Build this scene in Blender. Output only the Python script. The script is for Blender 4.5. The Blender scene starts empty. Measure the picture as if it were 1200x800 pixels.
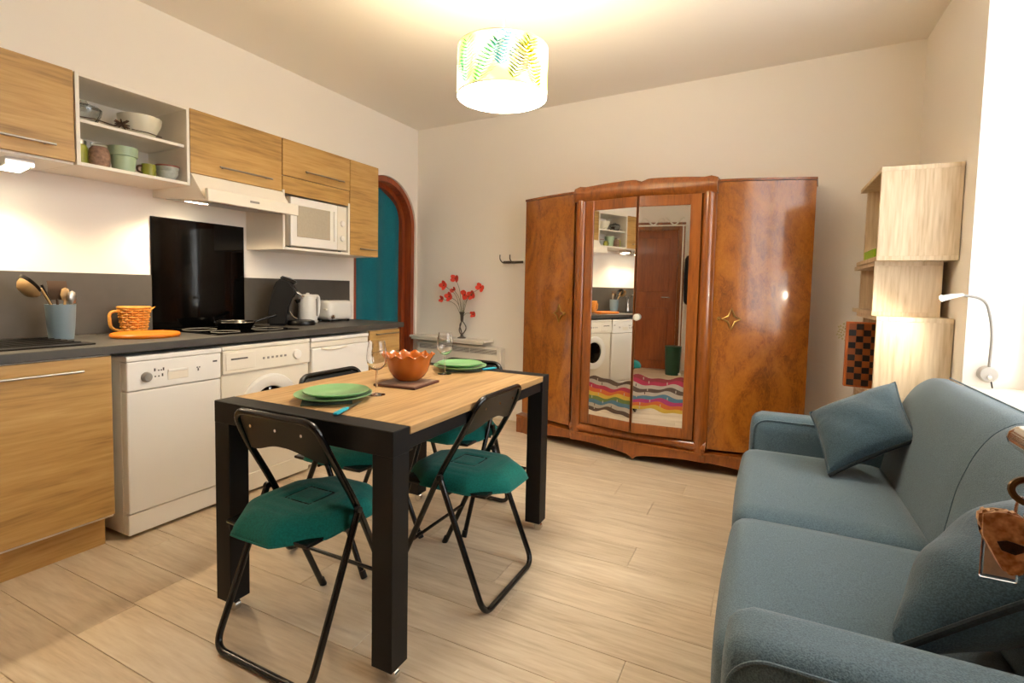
import bpy, bmesh, math, random
from mathutils import Vector, Matrix
random.seed(7)
PI = math.pi
S = bpy.context.scene
C = S.collection

# ------------------------------------------------------------------ camera, world, lights, exposure
def look(yaw, pitch, roll):
    f = Vector((math.sin(yaw)*math.cos(pitch), math.cos(yaw)*math.cos(pitch), math.sin(pitch)))
    rt = Vector((math.cos(yaw), -math.sin(yaw), 0)); up = rt.cross(f)
    c, s = math.cos(roll), math.sin(roll)
    r2 = c*rt + s*up; u2 = -s*rt + c*up
    m = Matrix((r2, u2, -f)).transposed()
    return m.to_4x4()
cd = bpy.data.cameras.new('camera'); cam = bpy.data.objects.new('camera', cd); C.objects.link(cam)
cam.matrix_world = Matrix.Translation((0, 0, 1.22)) @ look(-.458, -.059, .021)
cd.sensor_width = 36; cd.lens = 603.7/1200*36; cd.shift_y = -27.4/1200; cd.clip_start = .02
S.camera = cam

w = bpy.data.worlds.new('daylight'); S.world = w; w.use_nodes = True
bg = w.node_tree.nodes['Background']; bg.inputs[0].default_value = (.93, .96, 1, 1); bg.inputs[1].default_value = 5.4
S.view_settings.view_transform = 'Standard'; S.view_settings.look = 'None'
S.view_settings.exposure = 1.24; S.view_settings.gamma = 1.0; S.view_settings.use_curve_mapping = False
S.cycles.use_denoising = True
S.cycles.max_bounces = 10; S.cycles.diffuse_bounces = 8; S.cycles.glossy_bounces = 5
S.cycles.transparent_max_bounces = 12; S.cycles.transmission_bounces = 8
S.cycles.sample_clamp_indirect = 6; S.cycles.caustics_reflective = False; S.cycles.caustics_refractive = False

def light(name, kind, loc, power, color=(1, 1, 1), size=.1, rot=(0, 0, 0), **k):
    l = bpy.data.lights.new(name, kind); l.energy = power; l.color = color
    if kind == 'AREA':
        l.shape = 'RECTANGLE'; l.size, l.size_y = size
    elif kind in ('POINT', 'SPOT'):
        l.shadow_soft_size = size
    for a, v in k.items():
        if hasattr(l, a): setattr(l, a, v)
    o = bpy.data.objects.new(name, l); o.location = loc; o.rotation_euler = rot; C.objects.link(o)
    return o
WARM = (1, .78, .50)
# portal in the window opening guides sampling of the daylight outside (adds no light of its own)
pt = light('window_portal', 'AREA', (1.13, 1.9, 1.72), 1, size=(2.1, 1.84), rot=(0, PI/2, 0))
pt.rotation_euler = (0, PI/2, 0); pt.data.size = 1.84; pt.data.size_y = 2.1
pt.data.cycles.is_portal = True

# ------------------------------------------------------------------ helpers
def thing(name, label, cat, loc=(0, 0, 0), rz=0, group=None):
    o = bpy.data.objects.new(name, None); C.objects.link(o); o.empty_display_size = .05
    o.location = loc; o.rotation_euler = (0, 0, rz); o['label'] = label; o['category'] = cat
    if group: o['group'] = group
    return o
def tag(o, label=None, cat=None, group=None, kind=None):
    for k, v in (('label', label), ('category', cat), ('group', group), ('kind', kind)):
        if v: o[k] = v
    return o
def root_loc(p):
    l = Vector((0, 0, 0))
    while p is not None:
        l += p.location; p = p.parent
    return l
def clean(path):
    out = []
    for p in path:
        if not out or (Vector(p)-out[-1]).length > 1e-5: out.append(Vector(p))
    return out
def rounded(pts, r, n=6, closed=False):
    pts = [Vector(p) for p in pts]; out = []; N = len(pts)
    for i, p in enumerate(pts):
        if not closed and i in (0, N-1): out.append(p); continue
        a = pts[i-1]-p; b = pts[(i+1) % N]-p
        rr = min(r, a.length*.49, b.length*.49); a = p+a.normalized()*rr; b = p+b.normalized()*rr
        for k in range(n+1):
            t = k/n; out.append((1-t)**2*a+2*t*(1-t)*p+t*t*b)
    return out
class MB:
    def __init__(s): s.bm = bmesh.new()
    def box(s, x0, x1, y0, y1, z0, z1, bev=0, seg=2):
        if x1 < x0: x0, x1 = x1, x0
        if y1 < y0: y0, y1 = y1, y0
        if z1 < z0: z0, z1 = z1, z0
        r = bmesh.ops.create_cube(s.bm, size=1, matrix=Matrix.Translation(((x0+x1)/2, (y0+y1)/2, (z0+z1)/2)) @ Matrix.Diagonal((x1-x0, y1-y0, z1-z0, 1)))
        if bev:
            e = list({e for v in r['verts'] for e in v.link_edges})
            bmesh.ops.bevel(s.bm, geom=e, offset=bev, segments=seg, affect='EDGES', profile=.5)
        return s
    def quadbox(s, bot, top):     # 8 corner hull: bottom ring then top ring
        v = [s.bm.verts.new(p) for p in list(bot)+list(top)]; n = len(bot)
        s.bm.faces.new(v[:n][::-1]); s.bm.faces.new(v[n:])
        for i in range(n): s.bm.faces.new((v[i], v[(i+1) % n], v[n+(i+1) % n], v[n+i]))
        return s
    def tube(s, path, r, seg=10, closed=False, flat=1):
        path = clean(path); n = len(path); rings = []
        prev = None
        for i, p in enumerate(path):
            if closed: t = path[(i+1) % n]-path[i-1]
            else: t = path[min(i+1, n-1)]-path[max(i-1, 0)]
            t.normalize()
            if prev is None:
                ref = Vector((0, 0, 1)) if abs(t.z) < .9 else Vector((1, 0, 0))
                a = t.cross(ref).normalized()
            else:
                a = (prev-t*prev.dot(t))
                a = a.normalized() if a.length > 1e-6 else t.orthogonal().normalized()
            prev = a; b = t.cross(a); rr = r[i] if isinstance(r, (list, tuple)) else r
            rings.append([s.bm.verts.new(p+a*math.cos(2*PI*k/seg)*rr+b*math.sin(2*PI*k/seg)*rr*flat) for k in range(seg)])
        for i in range(n if closed else n-1):
            A, B = rings[i], rings[(i+1) % n]
            for k in range(seg): s.bm.faces.new((A[k], A[(k+1) % seg], B[(k+1) % seg], B[k]))
        if not closed:
            s.bm.faces.new(rings[0][::-1]); s.bm.faces.new(rings[-1])
        return s
    def lathe(s, prof, c=(0, 0, 0), seg=32, wave=None, M=None):
        c = Vector(c); rings = []
        for r, z in prof:
            ring = []
            for k in range(seg):
                a = 2*PI*k/seg; rr, zz = r, z
                if wave: rr, zz = wave(a, r, z)
                p = Vector((rr*math.cos(a), rr*math.sin(a), zz))
                if M: p = M @ p
                ring.append(s.bm.verts.new(c+p))
            rings.append(ring)
        for A, B in zip(rings, rings[1:]):
            for k in range(seg): s.bm.faces.new((A[k], A[(k+1) % seg], B[(k+1) % seg], B[k]))
        for ring, fl in ((rings[0], True), (rings[-1], False)):
            s.bm.faces.new(ring[::-1] if fl else ring)
        return s
    def cyl(s, p0, p1, r, seg=16): return s.tube([p0, p1], r, seg)
    def prism(s, poly, f, a, b):   # poly of 2D points, f(u,v,w) -> 3D, extruded w from a to b
        n = len(poly)
        A = [s.bm.verts.new(f(u, v, a)) for u, v in poly]; B = [s.bm.verts.new(f(u, v, b)) for u, v in poly]
        s.bm.faces.new(A[::-1]); s.bm.faces.new(B)
        for i in range(n): s.bm.faces.new((A[i], A[(i+1) % n], B[(i+1) % n], B[i]))
        return s
    def grid(s, nu, nv, f, wrapu=False):
        V = [[s.bm.verts.new(f(i/nu, j/nv)) for j in range(nv+1)] for i in range(nu if wrapu else nu+1)]
        n = len(V)
        for i in range(nu):
            for j in range(nv):
                s.bm.faces.new((V[i][j], V[(i+1) % n][j], V[(i+1) % n][j+1], V[i][j+1]))
        return V
    def slab(s, nu, nv, f0, f1):   # closed shell between two parametric surfaces
        A = s.grid(nu, nv, f0); B = s.grid(nu, nv, f1)
        for i in range(nu):
            s.bm.faces.new((A[i][0], B[i][0], B[i+1][0], A[i+1][0])); s.bm.faces.new((A[i][nv], A[i+1][nv], B[i+1][nv], B[i][nv]))
        for j in range(nv):
            s.bm.faces.new((A[0][j], A[0][j+1], B[0][j+1], B[0][j])); s.bm.faces.new((A[nu][j], B[nu][j], B[nu][j+1], A[nu][j+1]))
        return s
    def rbox(s, x0, x1, y0, y1, z0, z1, r, n=10, puff=(0, 0, 0)):   # soft rounded box with bulging faces
        c = Vector(((x0+x1)/2, (y0+y1)/2, (z0+z1)/2)); h = Vector(((x1-x0)/2, (y1-y0)/2, (z1-z0)/2))
        verts = {}
        def vert(i, j, k):
            key = (i, j, k)
            if key in verts: return verts[key]
            q = [math.sin((2*t/n-1)*PI/2)*.35+(2*t/n-1)*.65 for t in key]
            p = Vector([q[a]*h[a] for a in range(3)])
            inn = Vector([max(-h[a]+r, min(h[a]-r, p[a])) for a in range(3)])
            d = p-inn
            if d.length > 1e-9: p = inn+d.normalized()*min(r, max(abs(x) for x in d))
            g = [(1-q[a]**2) for a in range(3)]
            p = p+Vector((q[0]*puff[0]*g[1]*g[2], q[1]*puff[1]*g[0]*g[2], q[2]*puff[2]*g[0]*g[1]))
            verts[key] = s.bm.verts.new(c+p); return verts[key]
        R = range(n)
        for a in range(3):
            b_, c_ = (a+1) % 3, (a+2) % 3
            for side in (0, n):
                for i in R:
                    for j in R:
                        q = []
                        for (di, dj) in ((0, 0), (1, 0), (1, 1), (0, 1)):
                            k = [0, 0, 0]; k[a] = side; k[b_] = i+di; k[c_] = j+dj; q.append(vert(*k))
                        s.bm.faces.new(q if side else q[::-1])
        return s
    def build(s, name, mat, parent=None, smooth=True, world=False, label=None, mats=None):
        bmesh.ops.recalc_face_normals(s.bm, faces=s.bm.faces[:])
        if world and parent is not None:
            bmesh.ops.translate(s.bm, verts=s.bm.verts[:], vec=-root_loc(parent))
        me = bpy.data.meshes.new(name); s.bm.to_mesh(me); s.bm.free()
        for m in (mats or [mat]): me.materials.append(m)
        if smooth:
            me.polygons.foreach_set('use_smooth', [True]*len(me.polygons))
            me.set_sharp_from_angle(angle=math.radians(38))
        o = bpy.data.objects.new(name, me); C.objects.link(o)
        if parent is not None: o.parent = parent
        if label: o['label'] = label
        return o
def copy_tree(o, parent=None):
    c = o.copy(); C.objects.link(c); c.parent = parent
    for ch in list(o.children): copy_tree(ch, c)
    return c
def text_on(name, body, mat, parent, size, M):
    cu = bpy.data.curves.new(name, 'FONT'); cu.body = body; cu.size = size; cu.extrude = .0004; cu.align_x = 'CENTER'
    o = bpy.data.objects.new(name, cu); cu.materials.append(mat); C.objects.link(o); o.parent = parent; o.matrix_local = M
    return o

# ------------------------------------------------------------------ materials
def lin(h):
    h = h.lstrip('#'); v = [int(h[i:i+2], 16)/255 for i in (0, 2, 4)]
    return tuple((x/12.92 if x <= .04045 else ((x+.055)/1.055)**2.4) for x in v)+(1,)
def new(name):
    m = bpy.data.materials.new(name); m.use_nodes = True; nt = m.node_tree
    return m, nt, nt.nodes, nt.links, nt.nodes['Principled BSDF']
def plain(name, col, rough=.5, metal=0, var=.06, scale=6, bump=0, bscale=80, coat=0, spec=.5):
    m, nt, N, L, P = new(name); col = lin(col) if isinstance(col, str) else col
    tc = N.new('ShaderNodeTexCoord'); n = N.new('ShaderNodeTexNoise'); n.inputs['Scale'].default_value = scale; n.inputs['Detail'].default_value = 4
    L.new(tc.outputs['Object'], n.inputs['Vector'])
    mx = N.new('ShaderNodeMix'); mx.data_type = 'RGBA'; L.new(n.outputs['Fac'], mx.inputs[0])
    mx.inputs[6].default_value = tuple(c*(1-var) for c in col[:3])+(1,); mx.inputs[7].default_value = tuple(min(1, c*(1+var)) for c in col[:3])+(1,)
    L.new(mx.outputs[2], P.inputs['Base Color'])
    P.inputs['Roughness'].default_value = rough; P.inputs['Metallic'].default_value = metal; P.inputs['Coat Weight'].default_value = coat
    P.inputs['Specular IOR Level'].default_value = spec
    if bump:
        b = N.new('ShaderNodeBump'); b.inputs['Strength'].default_value = bump; b.inputs['Distance'].default_value = .003
        n2 = N.new('ShaderNodeTexNoise'); n2.inputs['Scale'].default_value = bscale; n2.inputs['Detail'].default_value = 3
        L.new(tc.outputs['Object'], n2.inputs['Vector']); L.new(n2.outputs['Fac'], b.inputs['Height']); L.new(b.outputs['Normal'], P.inputs['Normal'])
    return m
def wood(name, dark, mid, light_, axis='y', rough=.45, scale=3.0, stretch=.09, rnd=.0, coat=0, distort=1.0, fine=.35, bump=.08):
    m, nt, N, L, P = new(name)
    tc = N.new('ShaderNodeTexCoord'); mp = N.new('ShaderNodeMapping')
    sc = [scale*4]*3; sc['xyz'.index(axis)] = scale*4*stretch; mp.inputs['Scale'].default_value = sc
    oi = N.new('ShaderNodeObjectInfo'); add = N.new('ShaderNodeVectorMath'); add.operation = 'ADD'
    cmb = N.new('ShaderNodeCombineXYZ'); mul = N.new('ShaderNodeMath'); mul.operation = 'MULTIPLY'; mul.inputs[1].default_value = 37
    L.new(oi.outputs['Random'], mul.inputs[0])
    for k in range(3): L.new(mul.outputs[0], cmb.inputs[k])
    L.new(tc.outputs['Object'], mp.inputs['Vector']); L.new(mp.outputs[0], add.inputs[0]); L.new(cmb.outputs[0], add.inputs[1])
    n = N.new('ShaderNodeTexNoise'); n.inputs['Scale'].default_value = 1; n.inputs['Detail'].default_value = 6; n.inputs['Roughness'].default_value = .6; n.inputs['Distortion'].default_value = distort
    L.new(add.outputs[0], n.inputs['Vector'])
    n2 = N.new('ShaderNodeTexNoise'); n2.inputs['Scale'].default_value = 9; n2.inputs['Detail'].default_value = 4; n2.inputs['Distortion'].default_value = .3
    L.new(add.outputs[0], n2.inputs['Vector'])
    mixf = N.new('ShaderNodeMix'); mixf.inputs[0].default_value = fine; L.new(n.outputs['Fac'], mixf.inputs[2]); L.new(n2.outputs['Fac'], mixf.inputs[3])
    cr = N.new('ShaderNodeValToRGB'); e = cr.color_ramp.elements
    e[0].position = .32; e[0].color = lin(dark); e[1].position = .66; e[1].color = lin(light_); x = e.new(.48); x.color = lin(mid)
    L.new(mixf.outputs[0], cr.inputs[0])
    out = cr.outputs[0]
    if rnd:
        hs = N.new('ShaderNodeHueSaturation'); mr = N.new('ShaderNodeMapRange'); mr.inputs[3].default_value = 1-rnd; mr.inputs[4].default_value = 1+rnd
        L.new(oi.outputs['Random'], mr.inputs[0]); L.new(mr.outputs[0], hs.inputs['Value']); L.new(out, hs.inputs['Color']); out = hs.outputs[0]
    L.new(out, P.inputs['Base Color']); P.inputs['Roughness'].default_value = rough; P.inputs['Coat Weight'].default_value = coat; P.inputs['Coat Roughness'].default_value = .12
    if bump:
        b = N.new('ShaderNodeBump'); b.inputs['Strength'].default_value = bump; b.inputs['Distance'].default_value = .002
        L.new(mixf.outputs[0], b.inputs['Height']); L.new(b.outputs['Normal'], P.inputs['Normal'])
    return m
def burl(name, cols, rough=.25, scale=3.2, coat=.6):
    m, nt, N, L, P = new(name)
    tc = N.new('ShaderNodeTexCoord'); mp = N.new('ShaderNodeMapping'); mp.inputs['Scale'].default_value = (scale*1.5, scale, scale*.75)
    n = N.new('ShaderNodeTexNoise'); n.inputs['Scale'].default_value = 1; n.inputs['Detail'].default_value = 8; n.inputs['Roughness'].default_value = .62; n.inputs['Distortion'].default_value = 2.2
    n2 = N.new('ShaderNodeTexNoise'); n2.inputs['Scale'].default_value = 7; n2.inputs['Detail'].default_value = 6; n2.inputs['Distortion'].default_value = 3
    L.new(tc.outputs['Object'], mp.inputs[0]); L.new(mp.outputs[0], n.inputs[0]); L.new(mp.outputs[0], n2.inputs[0])
    mx = N.new('ShaderNodeMix'); mx.inputs[0].default_value = .33; L.new(n.outputs['Fac'], mx.inputs[2]); L.new(n2.outputs['Fac'], mx.inputs[3])
    cr = N.new('ShaderNodeValToRGB'); e = cr.color_ramp.elements
    e[0].position = .3; e[0].color = lin(cols[0]); e[1].position = .68; e[1].color = lin(cols[3])
    for p, c in ((.42, cols[1]), (.53, cols[2])): x = e.new(p); x.color = lin(c)
    L.new(mx.outputs[0], cr.inputs[0]); L.new(cr.outputs[0], P.inputs['Base Color'])
    P.inputs['Roughness'].default_value = rough; P.inputs['Coat Weight'].default_value = coat; P.inputs['Coat Roughness'].default_value = .1
    return m
def fabric(name, a, b, rough=.9, scale=260, bump=.5, sheen=.2, big=.0):
    m, nt, N, L, P = new(name)
    tc = N.new('ShaderNodeTexCoord'); n = N.new('ShaderNodeTexNoise'); n.inputs['Scale'].default_value = scale; n.inputs['Detail'].default_value = 2
    L.new(tc.outputs['Object'], n.inputs[0])
    cr = N.new('ShaderNodeValToRGB'); e = cr.color_ramp.elements; e[0].position = .35; e[0].color = lin(a); e[1].position = .65; e[1].color = lin(b)
    L.new(n.outputs['Fac'], cr.inputs[0]); L.new(cr.outputs[0], P.inputs['Base Color'])
    P.inputs['Roughness'].default_value = rough; P.inputs['Sheen Weight'].default_value = sheen; P.inputs['Specular IOR Level'].default_value = .2
    bp = N.new('ShaderNodeBump'); bp.inputs['Strength'].default_value = bump; bp.inputs['Distance'].default_value = .002
    h = n.outputs['Fac']
    if big:
        n3 = N.new('ShaderNodeTexNoise'); n3.inputs['Scale'].default_value = 9; n3.inputs['Detail'].default_value = 2; n3.inputs['Distortion'].default_value = 1.2
        L.new(tc.outputs['Object'], n3.inputs[0]); ad = N.new('ShaderNodeMath'); ad.operation = 'MULTIPLY_ADD'; ad.inputs[1].default_value = big
        L.new(n3.outputs['Fac'], ad.inputs[0]); L.new(h, ad.inputs[2]); h = ad.outputs[0]
    L.new(h, bp.inputs['Height']); L.new(bp.outputs['Normal'], P.inputs['Normal'])
    return m
def emit(name, col, strength):
    m, nt, N, L, P = new(name); P.inputs['Base Color'].default_value = col; P.inputs['Emission Color'].default_value = col; P.inputs['Emission Strength'].default_value = strength
    return m
def glass(name, col=(1, 1, 1, 1), rough=0.0, ior=1.45):
    m, nt, N, L, P = new(name); P.inputs['Base Color'].default_value = col; P.inputs['Roughness'].default_value = rough
    P.inputs['Transmission Weight'].default_value = 1; P.inputs['IOR'].default_value = ior
    return m
M = {}
M['wall'] = plain('wall_paint', '#f1ebe2', .85, var=.02, scale=2, bump=.12, bscale=60)
M['ceiling'] = plain('ceiling_paint', '#efe9df', .9, var=.015, scale=1.5, bump=.05)
M['plank'] = wood('oak_laminate_floor', '#b5a186', '#cbb89c', '#dacbb2', 'x', .42, 2.2, .1, rnd=.045, distort=1.6, fine=.4)
M['subfloor'] = plain('floor_joint', '#a08d72', .8)
M['cab'] = wood('cabinet_oak', '#906c3b', '#b89052', '#c9a367', 'y', .45, 2.0, .07, distort=1.0, fine=.45)
M['tabletop'] = wood('table_oak', '#84643c', '#b08c5c', '#c4a276', 'y', .45, 2.2, .05, distort=.8, fine=.45)
M['white'] = plain('white_melamine', '#ece6da', .45, var=.01)
M['appl'] = plain('white_enamel', '#eeebe4', .28, var=.01)
M['appl2'] = plain('white_plastic', '#e9e2d2', .4, var=.01)
M['counter'] = plain('slate_worktop', '#47443f', .48, var=.22, scale=14, bump=.06, bscale=120)
M['splash'] = plain('slate_upstand', '#4b4640', .6, var=.2, scale=11)
M['blackglass'] = plain('black_glass', '#040404', .05, var=0, spec=.25)
M['blackmetal'] = plain('black_powder_coat', '#0b0a0a', .55, var=.05, spec=.3)
M['blackpaint'] = plain('black_gloss_paint', '#0c0b0b', .22, var=0)
M['blackplastic'] = plain('black_plastic', '#0e0c0b', .35, var=.05, spec=.35)
M['chrome'] = plain('chrome', '#d9d6d0', .15, 1, var=.02)
M['steel'] = plain('brushed_steel', '#a9a49b', .32, 1, var=.04)
M['brass'] = plain('aged_brass', '#b08e4e', .3, 1, var=.1)
M['teal'] = fabric('teal_cotton', '#085a52', '#0a6a60', .85, 180, .25, .1, big=.6)
M['curtain'] = fabric('teal_curtain_cloth', '#126070', '#177283', .9, 200, .3, .1)
M['sofa'] = fabric('blue_grey_weave', '#41535d', '#5b707a', .92, 330, .6, .25)
M['pillow'] = fabric('slate_blue_weave', '#2c3d46', '#3f545e', .92, 300, .6, .25, big=3)
M['piping'] = fabric('dark_piping', '#14191b', '#1d2427', .9, 200, .2, .1)
M['redwood'] = wood('stained_door_wood', '#66270e', '#8f3f1a', '#a65224', 'z', .35, 2.4, .08, coat=.3)
M['door'] = wood('brown_door_wood', '#6b310e', '#8a4417', '#9c5520', 'z', .4, 2.0, .1, coat=.2)
M['walnut'] = burl('walnut_burl_veneer', ('#5c300b', '#85490f', '#a05e18', '#b06d23'), rough=.3, coat=1.0)
M['walnut2'] = wood('walnut_moulding', '#5a2d0d', '#854715', '#9c591d', 'z', .28, 2.5, .12, coat=.5)
M['shelf'] = wood('light_oak_shelf', '#b99f7d', '#d2bc9b', '#e2cfb2', 'z', .5, 2.2, .07, fine=.6)
def mirror_mat():
    m, nt, N, L, P = new('mirror_silver'); P.inputs['Base Color'].default_value = (.86, .86, .84, 1); P.inputs['Metallic'].default_value = 1; P.inputs['Roughness'].default_value = .015
    return m
M['mirror'] = mirror_mat()
M['glass'] = glass('clear_glass')
def pane_mat():
    m, nt, N, L, P = new('window_pane'); tr = N.new('ShaderNodeBsdfTransparent'); gl = N.new('ShaderNodeBsdfGlossy'); gl.inputs['Roughness'].default_value = .02
    fr = N.new('ShaderNodeFresnel'); fr.inputs[0].default_value = 1.25; mx = N.new('ShaderNodeMixShader')
    L.new(fr.outputs[0], mx.inputs[0]); L.new(tr.outputs[0], mx.inputs[1]); L.new(gl.outputs[0], mx.inputs[2]); L.new(mx.outputs[0], N['Material Output'].inputs[0])
    return m
M['pane'] = pane_mat()
def sheer_mat():
    m, nt, N, L, P = new('white_voile'); tr = N.new('ShaderNodeBsdfTransparent'); tl = N.new('ShaderNodeBsdfTranslucent'); df = N.new('ShaderNodeBsdfDiffuse')
    tl.inputs[0].default_value = (.95, .93, .9, 1); df.inputs[0].default_value = (.93, .91, .88, 1)
    tc = N.new('ShaderNodeTexCoord'); n = N.new('ShaderNodeTexNoise'); n.inputs['Scale'].default_value = 300; L.new(tc.outputs['Object'], n.inputs[0])
    mr = N.new('ShaderNodeMapRange'); mr.inputs[3].default_value = .78; mr.inputs[4].default_value = .9; L.new(n.outputs['Fac'], mr.inputs[0])
    m1 = N.new('ShaderNodeMixShader'); m1.inputs[0].default_value = .4; L.new(tl.outputs[0], m1.inputs[1]); L.new(df.outputs[0], m1.inputs[2])
    m2 = N.new('ShaderNodeMixShader'); L.new(mr.outputs[0], m2.inputs[0]); L.new(tr.outputs[0], m2.inputs[1]); L.new(m1.outputs[0], m2.inputs[2]); L.new(m2.outputs[0], N['Material Output'].inputs[0])
    return m
M['sheer'] = sheer_mat()
def shade_mat():
    m, nt, N, L, P = new('printed_lampshade_fabric'); tl = N.new('ShaderNodeBsdfTranslucent'); df = N.new('ShaderNodeBsdfDiffuse'); mx = N.new('ShaderNodeMixShader'); mx.inputs[0].default_value = .45
    tc = N.new('ShaderNodeTexCoord'); n = N.new('ShaderNodeTexNoise'); n.inputs['Scale'].default_value = 8; L.new(tc.outputs['Object'], n.inputs[0])
    cr = N.new('ShaderNodeValToRGB'); e = cr.color_ramp.elements; e[0].position = .36; e[0].color = lin('#e9f0b0'); e[1].position = .6; e[1].color = lin('#fbfaf3'); x = e.new(.48); x.color = lin('#f8f8f0')
    L.new(n.outputs['Fac'], cr.inputs[0])
    for s in (tl, df): L.new(cr.outputs[0], s.inputs[0])
    L.new(tl.outputs[0], mx.inputs[1]); L.new(df.outputs[0], mx.inputs[2]); L.new(mx.outputs[0], N['Material Output'].inputs[0])
    return m
M['shade'] = shade_mat()
def leaf_print(name, col):
    m, nt, N, L, P = new(name); tl = N.new('ShaderNodeBsdfTranslucent'); df = N.new('ShaderNodeBsdfDiffuse'); mx = N.new('ShaderNodeMixShader'); mx.inputs[0].default_value = .45
    for s in (tl, df): s.inputs[0].default_value = lin(col)
    L.new(tl.outputs[0], mx.inputs[1]); L.new(df.outputs[0], mx.inputs[2]); L.new(mx.outputs[0], N['Material Output'].inputs[0])
    return m
M['green'] = plain('green_glaze', '#7aa972', .3, var=.05, coat=.3)
M['orange'] = plain('terracotta_glaze', '#a9560d', .25, var=.12, scale=20, coat=.4)
M['board'] = plain('orange_board', '#e07a12', .4, var=.06)
M['wicker'] = wood('wicker', '#a2691f', '#cf9038', '#e0a850', 'x', .5, 3, .3)
M['wickerdark'] = plain('wicker_gap_shade', '#6b4212', .7)  # jug inner wall: shade between the strands put into a darker colour
M['bluepot'] = plain('grey_blue_ceramic', '#7d919b', .45, var=.04)
M['rad'] = plain('radiator_enamel', '#e6e0d3', .4, var=.01)
M['slot'] = plain('dark_slot', '#4a453f', .6)
M['grey'] = plain('grey_plastic', '#8f8a82', .5)
M['tealplastic'] = plain('teal_plastic', '#1b9fb4', .35, var=.03)
M['darkgreen'] = fabric('dark_green_napkin', '#123b20', '#1b5330', .9, 200)

# ------------------------------------------------------------------ the room
XW, XR, ZC, YR = -3.23, .803, 2.78, -1.05       # kitchen wall, window wall, ceiling, rear wall
ang = -.083
def ybk(x): return 4.32-math.tan(.083)*(x-XW)     # back wall line
# floor with laid planks
fl = MB().box(XW-.3, XR+.35, YR-.1, 4.6, -.08, -.006).build('floor', M['subfloor'], smooth=False); tag(fl, 'pale oak laminate floor of long boards across the room', kind='structure')
pw, pl = .192, 1.285
row = 0; y = YR
while y < 4.42:
    x = XW-random.uniform(.05, pl-.1)
    while x < XR+.02:
        a, b = max(x, XW-.25 if y > 3.3 else XW), min(x+pl, XR)
        if b-a > .03:
            o = MB().box(a+.0007-(a+b)/2, b-.0007-(a+b)/2, -pw/2+.0007, pw/2-.0007, -.008, 0, .0012, 1).build('plank', M['plank'], fl, smooth=False)
            o.location = ((a+b)/2, y+pw/2, 0)
        x += pl
    y += pw; row += 1
cl = MB().box(XW-.3, XR+.35, YR-.1, 4.6, ZC, ZC+.1).build('ceiling', M['ceiling'], smooth=False); tag(cl, 'plain cream painted ceiling', kind='structure')
# left wall with arched opening
ac, ar, az = 3.86, .44, 1.80
def left_wall():
    m = MB(); T = .2
    m.box(XW-T, XW, YR-.1, ac-ar, 0, ZC); m.box(XW-T, XW, ac+ar, 4.55, 0, ZC)
    arc = [(ac+ar*math.cos(PI-PI*k/32), az+ar*math.sin(PI-PI*k/32)) for k in range(33)]
    for (y0, z0), (y1, z1) in zip(arc, arc[1:]):
        m.quadbox([(XW-T, y0, z0), (XW, y0, z0), (XW, y1, z1), (XW-T, y1, z1)], [(XW-T, y0, ZC), (XW, y0, ZC), (XW, y1, ZC), (XW-T, y1, ZC)])
    bmesh.ops.remove_doubles(m.bm, verts=m.bm.verts[:], dist=1e-5)
    return m.build('wall_left', M['wall'], smooth=False)
tag(left_wall(), 'cream kitchen wall with an arched doorway', kind='structure')
wb = MB().quadbox([(XW-.2, ybk(XW-.2), 0), (XR+.3, ybk(XR+.3), 0), (XR+.3, 4.75, 0), (XW-.2, 4.75, 0)], [(XW-.2, ybk(XW-.2), ZC), (XR+.3, ybk(XR+.3), ZC), (XR+.3, 4.75, ZC), (XW-.2, 4.75, ZC)]).build('wall_back', M['wall'], smooth=False)
tag(wb, 'cream wall behind the wardrobe', kind='structure')
WY0, WY1, WZ0, WZ1 = .85, 2.955, .80, 2.64
m = MB(); T = .34
m.box(XR, XR+T, WY1, 4.3, 0, ZC); m.box(XR, XR+T, YR-.1, WY0, 0, ZC); m.box(XR, XR+T, WY0, WY1, 0, WZ0); m.box(XR, XR+T, WY0, WY1, WZ1, ZC)
tag(m.build('wall_right', M['wall'], smooth=False), 'cream wall with a deep window opening behind the sofa', kind='structure')
wr = MB().box(XW-.2, XR+.34, YR-.2, YR, 0, ZC).build('wall_rear', M['wall'], smooth=False); tag(wr, 'cream wall seen only in the wardrobe mirrors', kind='structure')
bb = MB().quadbox([(XW, ybk(XW)-.012, 0), (XR, ybk(XR)-.012, 0), (XR, ybk(XR)+.02, 0), (XW, ybk(XW)+.02, 0)], [(XW, ybk(XW)-.012, .08), (XR, ybk(XR)-.012, .08), (XR, ybk(XR)+.02, .08), (XW, ybk(XW)+.02, .08)]).build('baseboard_back', M['white'], smooth=False)
tag(bb, 'white skirting board along the back wall', kind='structure')
# arch lining, passage behind it
def arch_ring(r0, r1, x0, x1, zb=0):
    m = MB(); pts = []
    for r, seq in ((r1, range(0, 25)), (r0, range(24, -1, -1))):
        arc = [(ac+r*math.cos(PI-PI*k/24), az+r*math.sin(PI-PI*k/24)) for k in seq]
        if r == r1: pts += [(ac-r, zb)]+arc+[(ac+r, zb)]
        else: pts += [(ac+r, zb)]+arc+[(ac-r, zb)]
    n = len(pts)//2; A = pts[:n]; B = pts[n:][::-1]
    for i in range(n-1):
        m.quadbox([(x0, *A[i]), (x0, *A[i+1]), (x0, *B[i+1]), (x0, *B[i])], [(x1, *A[i]), (x1, *A[i+1]), (x1, *B[i+1]), (x1, *B[i])])
    bmesh.ops.remove_doubles(m.bm, verts=m.bm.verts[:], dist=1e-5)
    return m
tr = bpy.data.objects.new('trim_1', None); C.objects.link(tr); tr.location = (XW, ac, 0); tag(tr, 'red-brown stained wooden lining of the arched doorway', kind='structure')
arch_ring(.39, .438, XW-.02, XW-.17).build('arch_lining', M['redwood'], tr, world=True)
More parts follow.
